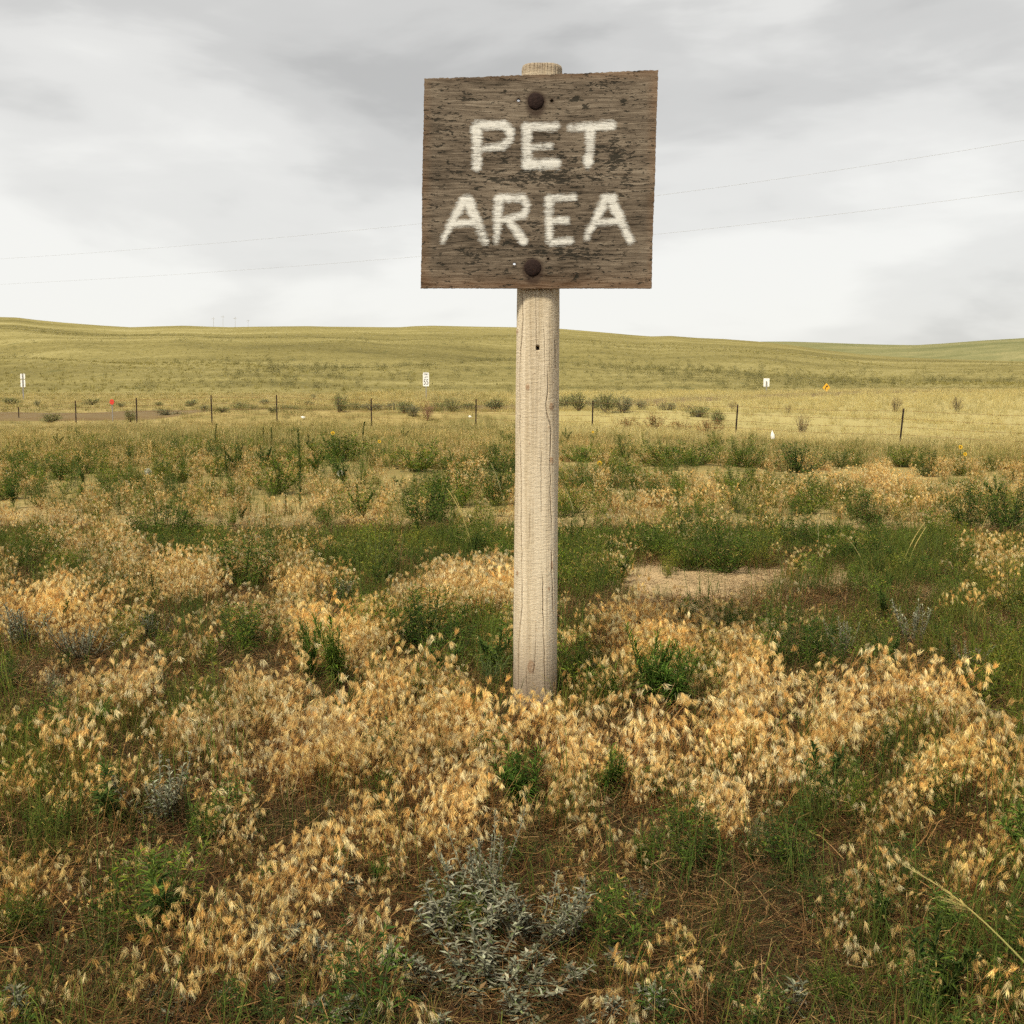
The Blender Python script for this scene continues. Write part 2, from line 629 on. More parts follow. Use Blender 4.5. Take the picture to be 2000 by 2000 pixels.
def road_mesh():
    pts = []
    xs = np.array([p[0] for p in RC], float)
    ys = np.array([p[1] for p in RC], float)
    s = np.linspace(0, len(RC) - 1, 120)
    X = np.interp(s, range(len(RC)), xs)
    Y = np.interp(s, range(len(RC)), ys)
    for _ in range(8):
        X[1:-1] = (X[:-2] + X[1:-1] + X[2:]) / 3
        Y[1:-1] = (Y[:-2] + Y[1:-1] + Y[2:]) / 3
    m = MB()
    V, F = [], []
    offs = [-3.6, -3.3, -1.6, 0, 1.6, 3.3, 3.6]
    hs = [-.05, .07, .10, .12, .10, .07, -.05]
    for i in range(120):
        a, b = max(i - 1, 0), min(i + 1, 119)
        d = np.array([X[b] - X[a], Y[b] - Y[a]])
        d /= np.linalg.norm(d)
        nrm = np.array([-d[1], d[0]])
        for o, h in zip(offs, hs):
            p = np.array([X[i], Y[i]]) + nrm * o
            V.append((p[0], p[1], float(ground(p[0], p[1])) + h))
    k = len(offs)
    for i in range(119):
        for j in range(k - 1):
            F.append((i * k + j, (i + 1) * k + j, (i + 1) * k + j + 1, i * k + j + 1)[::-1])
    m.add(V, F, (.2, .2, .2))
    return m.mesh('road', M_road, True)


tag(link('road', road_mesh()), 'reddish brown road passing behind the fence at the left', 'road', kind='structure')

# ------------------------------------------------------------------ the sign
YP = 3.988
YB = 3.9065
BOARD_T = .019


def zb(zx, zy):      # zoom coordinates of the board study -> photo pixels -> board plane
    return at(800 + zx * 520 / 1932, 100 + zy * 520 / 1932, YB)


def weathered_post_mat():
    m, t = new_mat('weathered_post_wood')
    tcn = N(t, 'ShaderNodeTexCoord')
    O = tcn.outputs['Object']
    a = noise(t, mapping(t, O, (60, 60, 1.6)), 1.0, 6, .6, .4)
    b = noise(t, mapping(t, O, (14, 14, 1.1)), 1.0, 4, .55)
    d = noise(t, mapping(t, O, (55, 55, 170)), 1.0, 4, .6)
    r = ramp(t, [(.33, (.28, .205, .12)), (.42, (.49, .40, .265)), (.52, (.61, .515, .365)), (.66, (.69, .605, .45))])
    t.links.new(math_node(t, 'ADD', math_node(t, 'MULTIPLY', a.outputs['Fac'], .45), math_node(t, 'ADD', math_node(t, 'MULTIPLY', b.outputs['Fac'], .35), math_node(t, 'MULTIPLY', d.outputs['Fac'], .20))), r.inputs[0])
    at_ = N(t, 'ShaderNodeAttribute', attribute_name='col')
    sp = N(t, 'ShaderNodeSeparateColor')
    t.links.new(at_.outputs['Color'], sp.inputs[0])
    c = mixc(t, sp.outputs[0], r.outputs[0], (.11, .055, .028))       # dirt in the checks
    c = mixc(t, sp.outputs[1], c, (.30, .165, .085))                   # knots and rust stain
    c = mixc(t, math_node(t, 'MULTIPLY', sp.outputs[2], math_node(t, 'ADD', .35, a.outputs['Fac'])), c, (.20, .15, .105))   # damp foot
    h = math_node(t, 'ADD', math_node(t, 'MULTIPLY', a.outputs['Fac'], .7), math_node(t, 'MULTIPLY', d.outputs['Fac'], .45))
    nb = bump(t, h, 1.0, .006)
    out(t, bsdf(t, c, .88, .15, nb).outputs[0])
    return m


def weathered_board_mat():
    m, t = new_mat('weathered_plywood')
    tcn = N(t, 'ShaderNodeTexCoord')
    O = tcn.outputs['Object']
    wv = noise(t, mapping(t, O, (2.2, 2.2, 5)), 1.0, 3, .5)
    wob = N(t, 'ShaderNodeVectorMath', operation='MULTIPLY_ADD')
    t.links.new(wv.outputs['Color'], wob.inputs[0])
    wob.inputs[1].default_value = (0, 0, .055)
    t.links.new(O, wob.inputs[2])
    W = wob.outputs[0]
    a = noise(t, mapping(t, W, (5, 5, 120)), 1.0, 6, .62, .2)
    b = noise(t, mapping(t, W, (16, 16, 300)), 1.0, 5, .6, .1)
    d = noise(t, mapping(t, O, (4.5, 4, 9)), 1.0, 6, .65)
    f = math_node(t, 'ADD', math_node(t, 'MULTIPLY', a.outputs['Fac'], .30), math_node(t, 'ADD', math_node(t, 'MULTIPLY', b.outputs['Fac'], .34), math_node(t, 'MULTIPLY', d.outputs['Fac'], .36)))
    r = ramp(t, [(.38, (.024, .018, .012)), (.44, (.080, .062, .043)), (.50, (.140, .109, .077)), (.56, (.200, .160, .114)), (.65, (.30, .247, .183))])
    t.links.new(f, r.inputs[0])
    at_ = N(t, 'ShaderNodeAttribute', attribute_name='col')
    sp = N(t, 'ShaderNodeSeparateColor')
    t.links.new(at_.outputs['Color'], sp.inputs[0])
    # mould flecks, short horizontal dashes, thicker where the board is stained
    s1 = noise(t, mapping(t, O, (34, 34, 110)), 1.0, 3, .6, .5)
    s2 = noise(t, mapping(t, O, (75, 75, 190), (4, 0, 2)), 1.0, 2, .6, .3)
    k = math_node(t, 'ADD', math_node(t, 'MULTIPLY', s1.outputs['Fac'], .62), math_node(t, 'MULTIPLY', s2.outputs['Fac'], .38))
    k2 = math_node(t, 'ADD', k, math_node(t, 'MULTIPLY', sp.outputs[0], .13))
    fm = ramp(t, [(.565, (0, 0, 0)), (.62, (1, 1, 1))])
    t.links.new(k2, fm.inputs[0])
    c = mixc(t, math_node(t, 'MULTIPLY', sp.outputs[1], .5), r.outputs[0], mixc(t, .5, r.outputs[0], (.26, .125, .055)))  # rusty brown rim
    c = mixc(t, math_node(t, 'MULTIPLY', fm.outputs[0], .86), c, (.020, .019, .014))
    c = mixc(t, math_node(t, 'MULTIPLY', sp.outputs[2], .75), c, (.035, .02, .014))    # rust run round the bolts
    h = math_node(t, 'SUBTRACT', math_node(t, 'ADD', math_node(t, 'MULTIPLY', a.outputs['Fac'], .8), math_node(t, 'MULTIPLY', b.outputs['Fac'], .6)), math_node(t, 'MULTIPLY', fm.outputs[0], .5))
    nb = bump(t, h, .9, .0022)
    out(t, bsdf(t, c, .9, .12, nb).outputs[0])
    return m


def paint_mat():
    m, t = new_mat('brushed_white_paint')
    tcn = N(t, 'ShaderNodeTexCoord')
    O = tcn.outputs['Object']
    at_ = N(t, 'ShaderNodeAttribute', attribute_name='col')
    sp = N(t, 'ShaderNodeSeparateColor')
    t.links.new(at_.outputs['Color'], sp.inputs[0])
    a = noise(t, mapping(t, O, (18, 18, 240)), 1.0, 5, .65, .2)
    b = noise(t, mapping(t, O, (60, 60, 260)), 1.0, 3, .6)
    d = noise(t, mapping(t, O, (9, 9, 14)), 1.0, 3, .6)
    streak = math_node(t, 'SUBTRACT', math_node(t, 'ADD', math_node(t, 'MULTIPLY', a.outputs['Fac'], .55), math_node(t, 'ADD', math_node(t, 'MULTIPLY', b.outputs['Fac'], .3), math_node(t, 'MULTIPLY', d.outputs['Fac'], .15))), .5)
    cov = math_node(t, 'ADD', sp.outputs[0], math_node(t, 'MULTIPLY', streak, 2.6))
    al = ramp(t, [(.20, (0, 0, 0)), (1.0, (1, 1, 1))])
    t.links.new(cov, al.inputs[0])
    wear = ramp(t, [(.36, (.30, .30, .30)), (.50, (.97, .97, .97))])
    t.links.new(math_node(t, 'ADD', math_node(t, 'MULTIPLY', a.outputs['Fac'], .35), math_node(t, 'ADD', math_node(t, 'MULTIPLY', d.outputs['Fac'], .35), math_node(t, 'MULTIPLY', b.outputs['Fac'], .30))), wear.inputs[0])
    c = mixc(t, b.outputs['Fac'], (.60, .575, .50), (.75, .73, .66))
    nb = bump(t, a.outputs['Fac'], .5, .0015)
    p = bsdf(t, c, .6, .3, nb)
    tr = N(t, 'ShaderNodeBsdfTransparent')
    mx = N(t, 'ShaderNodeMixShader')
    t.links.new(math_node(t, 'MULTIPLY', al.outputs[0], wear.outputs[0]), mx.inputs[0])
    t.links.new(tr.outputs[0], mx.inputs[1])
    t.links.new(p.outputs[0], mx.inputs[2])
    out(t, mx.outputs[0])
    return m


M_post = weathered_post_mat()
M_board = weathered_board_mat()
M_paint = paint_mat()


def relief(x, z):
    return (fbm(x * 7, z * 130, 41, 2) - .5) * .0011 + (fbm(x * 2.2, z * 2.2, 44, 2) - .5) * .004


HOLES = [(790, 354, 12), (1032, 360, 12), (760, 1543, 10), (1005, 1507, 9)]
STAINS = [(950, 920, 430, 60, 1.0), (1490, 760, 130, 130, 1.0), (960, 880, 140, 40, .8), (1150, 1460, 330, 60, .8), (450, 1460, 160, 60, .6),
          (230, 470, 130, 50, .7), (1390, 240, 130, 35, .9), (690, 790, 120, 50, .7), (1160, 760, 120, 60, .8), (260, 600, 120, 80, .5),
          (530, 1180, 90, 110, .45), (900, 1260, 80, 50, .6), (760, 1390, 110, 50, .5), (1330, 1190, 80, 60, .4), (1580, 900, 60, 160, .6),
          (350, 900, 200, 70, .35), (1240, 1080, 60, 60, .3), (700, 1600, 250, 40, .5), (1190, 350, 50, 25, 1.2), (410, 350, 60, 50, .6),
          (1270, 400, 20, 25, 1.5), (1545, 370, 15, 20, 1.5), (1215, 1640, 15, 25, 1.5), (205, 1140, 40, 30, .8), (690, 295, 15, 15, 1.5)]


def build_board():
    corners = [(106, 197), (1805, 136), (1757, 1720), (80, 1719)]
    # small irregularities of the sawn edges
    poly = []
    segs = [(corners[0], corners[1], [(0, 0), (.20, 4), (.40, 1), (.53, 5), (.60, 0), (.64, 7), (.70, 3), (1, 0)], 'top'),
            (corners[1], corners[2], [(0, 0), (.2, 3), (.5, 0), (.75, 4), (.95, 2), (1, 0)], 'right'),
            (corners[2], corners[3], [(0, 0), (.3, -1), (.5, 2), (.8, -1), (1, 0)], 'bottom'),
            (corners[3], corners[0], [(0, 0), (.25, 2), (.5, -2), (.8, 1), (1, 0)], 'left')]
    for (a, b, dev, nm) in segs:
        n = 150
        for i in range(n):
            t = i / n
            x = a[0] + (b[0] - a[0]) * t
            y = a[1] + (b[1] - a[1]) * t
            dd = np.interp(t, [q[0] for q in dev], [q[1] for q in dev])
            j = random.uniform(-1, 1) * (3.2 if nm in ('top',) else 2.2)
            if nm == 'top':
                y += dd + j
            elif nm == 'bottom':
                y += dd + j * .5
            elif nm == 'right':
                x += -dd + j
            else:
                x += dd + j
            poly.append(zb(x, y)[[0, 2]])
    poly = np.array(poly)
    pts = [Vector(p) for p in poly]
    edges = [(i, (i + 1) % len(poly)) for i in range(len(poly))]
    hs = []
    for (hx, hy, hr) in HOLES:
        c = zb(hx, hy)[[0, 2]]
        r = hr * 520 / 1932 * YB / FPX
        b = len(pts)
        for i in range(14):
            q = 2 * math.pi * i / 14
            pts.append(Vector((c[0] + r * math.cos(q), c[1] + r * math.sin(q))))
        edges += [(b + i, b + (i + 1) % 14) for i in range(14)]
        hs.append((c, r))
    lo, hi = poly.min(0), poly.max(0)
    step = .0075
    for x in np.arange(lo[0], hi[0], step):
        for z in np.arange(lo[1], hi[1], step):
            pts.append(Vector((x + random.uniform(-.001, .001), z + random.uniform(-.001, .001))))
    vco, _, tris, *_ = delaunay_2d_cdt(pts, edges, [], 0, 1e-6)
    V2 = np.array([(p[0], p[1]) for p in vco])
    T = np.array([t for t in tris])
    cen = V2[T].mean(1)
    # inside test (even-odd)
    inside = np.zeros(len(cen), bool)
    x0, z0 = cen[:, 0], cen[:, 1]
    for i in range(len(poly)):
        (ax, az), (bx, bz) = poly[i], poly[(i + 1) % len(poly)]
        cond = ((az > z0) != (bz > z0))
        xi = ax + (z0 - az) * (bx - ax) / ((bz - az) if bz != az else 1e-12)
        inside ^= cond & (x0 < xi)
    for c, r in hs:
        inside &= np.hypot(cen[:, 0] - c[0], cen[:, 1] - c[1]) > r * .93
    T = T[inside]
    used = np.unique(T)
    remap = -np.ones(len(V2), int)
    remap[used] = np.arange(len(used))
    V2, T = V2[used], remap[T]
    n = len(V2)
    yr = relief(V2[:, 0], V2[:, 1])
    front = np.stack([V2[:, 0], YB + yr, V2[:, 1]], -1)
    back = np.stack([V2[:, 0], np.full(n, YB + BOARD_T), V2[:, 1]], -1)
    # orient so that the front faces -y
    a, b, c = V2[T[:, 0]], V2[T[:, 1]], V2[T[:, 2]]
    area = (b[:, 0] - a[:, 0]) * (c[:, 1] - a[:, 1]) - (b[:, 1] - a[:, 1]) * (c[:, 0] - a[:, 0])
    T[area < 0] = T[area < 0][:, ::-1]
    faces = [tuple(t) for t in T] + [tuple(t[::-1] + n) for t in T]
    cnt = {}
    for t in T:
        for i in range(3):
            e = (int(t[i]), int(t[(i + 1) % 3]))
            cnt[e] = 1
    for (i, j) in list(cnt):
        if (j, i) not in cnt:
            faces.append((j, i, i + n, j + n))
    me = bpy.data.meshes.new('board')
    me.from_pydata(np.concatenate([front, back]).tolist(), [], faces)
    # stains: red channel mould, green channel brown rim, blue channel rust round the bolts
    colr = np.zeros((2 * n, 4), np.float32)
    colr[:, 3] = 1
    P2 = np.concatenate([V2, V2])
    uu, vv, _ = project(P2[:, 0], np.full(2 * n, YB), P2[:, 1])
    zx, zy = (uu - 800) * 1932 / 520, (vv - 100) * 1932 / 520
    s = np.zeros(2 * n)
    for (cx, cy_, rx, ry, k) in STAINS:
        s = np.maximum(s, k * np.exp(-((zx - cx) / rx) ** 2 - ((zy - cy_) / ry) ** 2))
    colr[:, 0] = np.clip(s, 0, 1.5)
    e = np.minimum(np.minimum(zx - 95, 1780 - zx) / 70, np.minimum(zy - 165, 1719 - zy) / 60)
    eb = np.clip(1 - e, 0, 1) * np.clip(.35 + fbm(zx / 120, zy / 60, 51), 0, 1)
    colr[:, 1] = np.clip(eb + np.exp(-((zy - 1700) / 90) ** 2) * .6, 0, 1)
    ru = 0
    for (bx, by, br) in ((915, 362, 57), (893, 1572, 60)):
        rr = np.hypot(zx - bx, np.where(zy > by, (zy - by) * .62, zy - by))
        ru = np.maximum(ru, np.clip(1.25 - (rr - br) / 22, 0, 1))
    for (hx, hy, hr) in HOLES:
        rr = np.hypot(zx - hx, zy - hy)
        ru = np.maximum(ru, .8 * np.clip(1 - (rr - hr) / 8, 0, 1))
    colr[:, 2] = ru
    ca = me.color_attributes.new('col', 'FLOAT_COLOR', 'POINT')
    ca.data.foreach_set('color', colr.ravel())
    me.materials.append(M_board)
    me.update()
    return me


def seg_d(px, py, a, b, ha, hb):
    ax, ay = a
    bx, by = b
    L = (bx - ax) ** 2 + (by - ay) ** 2
    t = np.clip(((px - ax) * (bx - ax) + (py - ay) * (by - ay)) / L, 0, 1)
    return (ha + (hb - ha) * t) - np.hypot(px - ax - t * (bx - ax), py - ay - t * (by - ay))


LETTERS = [
    ('P', [((487, 545), (487, 835), 42, 38), ((487, 540), (680, 533), 34, 36), ((680, 533), (728, 575), 36, 33), ((728, 575), (728, 640), 33, 32), ((728, 640), (675, 690), 32, 30), ((675, 690), (500, 706), 30, 26)]),
    ('E', [((850, 550), (853, 825), 38, 42), ((850, 548), (1065, 548), 33, 32), ((853, 692), (1018, 692), 30, 27), ((853, 825), (1058, 812), 40, 40)]),
    ('T', [((1165, 558), (1465, 538), 30, 36), ((1312, 550), (1297, 825), 40, 32)]),
    ('A', [((395, 1082), (240, 1370), 36, 24), ((425, 1082), (545, 1375), 42, 34), ((395, 1082), (430, 1082), 38, 38), ((300, 1258), (480, 1240), 26, 28)]),
    ('R', [((648, 1072), (630, 1375), 36, 26), ((645, 1066), (825, 1068), 32, 34), ((825, 1068), (852, 1120), 34, 30), ((852, 1120), (835, 1185), 30, 28), ((835, 1185), (660, 1232), 28, 24), ((715, 1225), (825, 1372), 30, 34)]),
    ('E', [((1012, 1075), (1012, 1370), 34, 28), ((1012, 1068), (1188, 1060), 28, 26), ((1012, 1228), (1135, 1224), 28, 28), ((1035, 1385), (1165, 1378), 32, 26)]),
    ('A', [((1425, 1072), (1285, 1350), 36, 24), ((1458, 1070), (1602, 1375), 40, 32), ((1420, 1070), (1470, 1066), 38, 36), ((1340, 1242), (1535, 1232), 26, 28)]),
]


def build_letter(strokes):
    xs = [p[0] for s in strokes for p in s[:2]]
    ys = [p[1] for s in strokes for p in s[:2]]
    gx = np.arange(min(xs) - 62, max(xs) + 62, 5.0)
    gy = np.arange(min(ys) - 62, max(ys) + 62, 5.0)
    GX, GY = np.meshgrid(gx, gy)
    # the brush wandered a little
    wx = GX + (fbm(GX / 60, GY / 60, 61) - .5) * 14
    wy = GY + (fbm(GX / 60, GY / 60, 67) - .5) * 14
    sd = np.full(GX.shape, -1e3)
    for a, b, ha, hb in strokes:
        # dry-brush ends are squarer than a disc: stretch the metric a little along the grain
        sd = np.maximum(sd, seg_d(wx, wy, a, b, ha + 1, hb + 1))
    keep = sd > -22
    idx = -np.ones(GX.shape, int)
    V, C = [], []
    F = []
    ny, nx = GX.shape
    need = np.zeros(GX.shape, bool)
    cell = keep[:-1, :-1] | keep[1:, :-1] | keep[:-1, 1:] | keep[1:, 1:]
    need[:-1, :-1] |= cell
    need[1:, :-1] |= cell
    need[:-1, 1:] |= cell
    need[1:, 1:] |= cell
    for i, j in zip(*np.nonzero(need)):
        p = zb(GX[i, j], GY[i, j])
        idx[i, j] = len(V)
        V.append((p[0], YB + float(relief(p[0], p[2])) - .0012, p[2]))
        q = float(np.clip((sd[i, j] + 17) / 38, 0, 1.08))
        C.append((q, q, q, 1))
    for i, j in zip(*np.nonzero(cell)):
        F.append((idx[i, j], idx[i + 1, j], idx[i + 1, j + 1], idx[i, j + 1]))
    me = bpy.data.meshes.new('letter')
    me.from_pydata(V, [], F)
    ca = me.color_attributes.new('col', 'FLOAT_COLOR', 'POINT')
    ca.data.foreach_set('color', np.array(C, np.float32).ravel())
    me.materials.append(M_paint)
    me.update()
    return me


# post centre line and radius as heights
ZT = [-.4, float(at(1044, 1340, YP)[2]), float(at(1051, 565, YP)[2]), float(at(1058, 131, YP)[2])]
XT = [float(at(1043, 1385, YP)[0]) - .006, float(at(1044.5, 1340, YP)[0]), float(at(1051.3, 565, YP)[0]), float(at(1058, 131, YP)[0])]
RT = [.0770, .0757, .0712, .0655]

CR = []      # checks (cracks): photo polylines, half width m, depth m


def z2(x, y):
    return (960 + x * .2278, 560 + y * .2278)


def z3(x, y):
    return (950 + x * .2278, 980 + y * .2278)


CR.append(([z2(262, 20), z2(265, 300), z2(240, 700), z2(240, 1200), z2(247, 1500), z3(297, 0), z3(297, 250), z3(305, 620), z3(303, 900), z3(275, 1200), z3(272, 1700)], .0013, .006))
CR.append(([z2(545, 430), z2(548, 560), z2(550, 760)], .0014, .005))
CR.append(([z2(480, 680), z2(485, 900), z2(470, 1000), z2(475, 1080), z2(515, 1200), z2(505, 1500), z2(510, 1932), z3(555, 60), z3(566, 280)], .0014, .006))
CR.append(([z3(560, 380), z3(563, 600), z3(570, 720), z3(572, 1000)], .0015, .005))
CR.append(([z3(480, 570), z3(485, 800), z3(490, 1050), z3(500, 1400), z3(512, 1700)], .0014, .006))
CR.append(([z2(380, 20), z2(385, 400), z2(395, 620)], .0008, .003))
CR.append(([z2(430, 1380), z2(425, 1932), z3(370, 100), z3(372, 400)], .0008, .003))
CR.append(([z2(450, 300), z2(455, 560), z2(462, 900)], .0006, .002))
CR.append(([z3(430, 1000), z3(420, 1300), z3(400, 1560)], .0009, .003))
CR.append(([z3(345, 1400), z3(348, 1700)], .0009, .003))
KN = [(z2(310, 862), .0055, .009), (z2(513, 1028), .0060, .010), (z2(515, 1490), .005, .008), (z3(267, 612), .003, .006), (z3(535, 745), .003, .005),
      (z2(327, 1342), .0022, .003), (z2(492, 1205), .002, .004), (z2(222, 385), .003, .006), (z3(560, 545), .003, .012), (z3(385, 1420), .010, .018)]
HOLE = z2(395, 525)


def build_post():
    front = np.linspace(-math.pi / 2 * 1.06, math.pi / 2 * 1.06, 260)
    backa = np.linspace(front[-1], front[0] + 2 * math.pi, 50)[1:-1]
    th = np.concatenate([front, backa])            # 0 faces the camera (-y)
    zs = np.concatenate([np.arange(-.4, 0, .05), np.arange(0, ZT[3], .0055), [ZT[3]]])
    TH, ZZ = np.meshgrid(th, zs)
    XC = np.interp(ZZ, ZT, XT)
    R0 = np.interp(ZZ, ZT, RT)
    arc = TH * .072
    R = R0 * (1 + .010 * np.cos(3 * TH + 1 + ZZ) + .006 * np.cos(5 * TH + 2.0 * ZZ)) + (fbm(arc * 60 + 50, ZZ * 7, 71, 3) - .5) * .0026 + (fbm(arc * 14 + 9, ZZ * 2.2, 75, 2) - .5) * .004
    # where the front surface point lies in the photograph
    X = XC + R * np.sin(TH)
    Y = YP - R * np.cos(TH)
    U, Vv, _ = project(X, Y, ZZ)
    C = np.zeros(TH.shape + (4,), np.float32)
    C[..., 3] = 1
    facing = np.cos(TH) > -.05
    pxm = YP / FPX
    dR = np.zeros(TH.shape)
    for line, hw, dp in CR:
        lv = np.array([p[1] for p in line])
        lu = np.array([p[0] for p in line])
        uc = np.interp(Vv, lv, lu) + (fbm(Vv / 18, Vv * 0 + hw * 1e5, 81, 2) - .5) * 2.2
        inr = smooth(lv[0] - 2, lv[0] + 25, Vv) * (1 - smooth(lv[-1] - 25, lv[-1] + 2, Vv)) * (.55 + .9 * fbm(Vv / 40, Vv * 0 + 3, 83, 2))
        g_ = np.exp(-((U - uc) * pxm / np.maximum(np.cos(TH), .25) * np.cos(TH) / hw) ** 2) * inr * facing
        dR = np.maximum(dR, g_ * dp)
        C[..., 0] = np.maximum(C[..., 0], np.clip(g_ * 1.2, 0, 1) * .5)
    bulge = 0
    for (ku, kv), kr, kh in KN:
        du, dv = (U - ku) * pxm / kr, (Vv - kv) * pxm / kh
        q = np.hypot(du, dv)
        ring = np.exp(-((q - .95) / .28) ** 2) * .8 + np.exp(-(q / .45) ** 2) * .9
        C[..., 1] = np.maximum(C[..., 1], np.clip(ring * 1.2, 0, 1) * facing)
        bulge = np.maximum(bulge, np.exp(-(q / 1.4) ** 2) * .0016 * facing)
    # the bolt hole
    hq = np.hypot(U - HOLE[0], Vv - HOLE[1]) * pxm
    hole = (1 - smooth(.0062, .0082, hq)) * facing
    C[..., 2] = np.maximum((1 - smooth(.04, .36, ZZ)) * 1.0, smooth(ZT[3] - .07, ZT[3] - .005, ZZ) * .75)
    # end grain splits at the top rim
    top = smooth(ZT[3] - .05, ZT[3], ZZ) * np.clip(np.sin(TH * 37 + 3 * np.sin(TH * 5)) - .45, 0, 1)
    dR = np.maximum(dR, top * .006)
    C[..., 0] = np.maximum(C[..., 0], top * .9)
    C[..., 0] = np.maximum(C[..., 0], hole)
    R = R - dR + bulge
    R = R - np.where(ZZ > ZT[3] - .008, (ZZ - ZT[3] + .008) * .35, 0)
    R = np.where(hole > .5, R - .045, R)
    X = XC + R * np.sin(TH)
    cq = np.cos(TH)
    Y = YP - R * np.where(cq > 0, .90 - np.log1p(np.exp((.90 - cq) * 16)) / 16, cq)
    na, nr = len(th), len(zs)
    V = np.stack([X, Y, ZZ], -1).reshape(-1, 3)
    F = [(i * na + j, i * na + (j + 1) % na, (i + 1) * na + (j + 1) % na, (i + 1) * na + j) for i in range(nr - 1) for j in range(na)]
    V = V.tolist()
    V.append([XT[3], YP, ZT[3] + .003])
    F += [((nr - 1) * na + j, (nr - 1) * na + (j + 1) % na, len(V) - 1) for j in range(na)]
    C = np.concatenate([C.reshape(-1, 4), [[.3, .1, 0, 1]]]).astype(np.float32)
    me = bpy.data.meshes.new('post')
    me.from_pydata(V, [], F)
    ca = me.color_attributes.new('col', 'FLOAT_COLOR', 'POINT')
    ca.data.foreach_set('color', C.ravel())
    me.polygons.foreach_set('use_smooth', [True] * len(F))
    me.materials.append(M_post)
    me.update()
    return me


def lathe_y(profile, c, n=28, jitter=.0):
    """rings (radius, distance towards the viewer) round the -y axis"""
    m = MB()
    V, F = [], []
    for k, (r, d) in enumerate(profile):
        for j in range(n):
            q = 2 * math.pi * j / n
            rr = r * (1 + jitter * math.sin(3 * q + 1) + jitter * .7 * math.sin(7 * q))
            V.append((c[0] + rr * math.cos(q), c[1] - d, c[2] + rr * math.sin(q)))
        if k:
            for j in range(n):
                j2 = (j + 1) % n
                F.append(((k - 1) * n + j, (k - 1) * n + j2, k * n + j2, k * n + j))
    F.append(tuple((len(profile) - 1) * n + j for j in range(n)))
    m.add(V, F, (.1, .1, .1))
    return m


sign = empty('pet_area_sign', (float(XT[1]), YP, 0))
tag(sign, 'weathered wooden PET AREA sign with white painted letters on a round post', 'sign')
inv = Matrix.Translation((-float(XT[1]), -YP, 0))


def part(name, me, parent, world_parent=sign):
    me.transform(inv)
    return link(name, me, parent)


post_o = part('post', build_post(), sign)
board_o = part('board', build_board(), sign)
for nm, st in LETTERS:
    lo = part('letter', build_letter(st), board_o)
    lo['label'] = 'white brush painted letter ' + nm
for (bx, by, br) in ((915, 362, 57), (893, 1572, 60)):
    c = zb(bx, by)
    c[1] = YB + .001
    r = br * 520 / 1932 * YB / FPX
    w = lathe_y([(r, -.001), (r, .002), (r * .95, .0036), (r * .80, .0052), (r * .60, .0066), (r * .40, .0074), (r * .20, .0078), (r * .05, .0079)], c, 32, .018)
    wo_ = part('bolt', w.mesh('bolt', M_rust, True), sign)

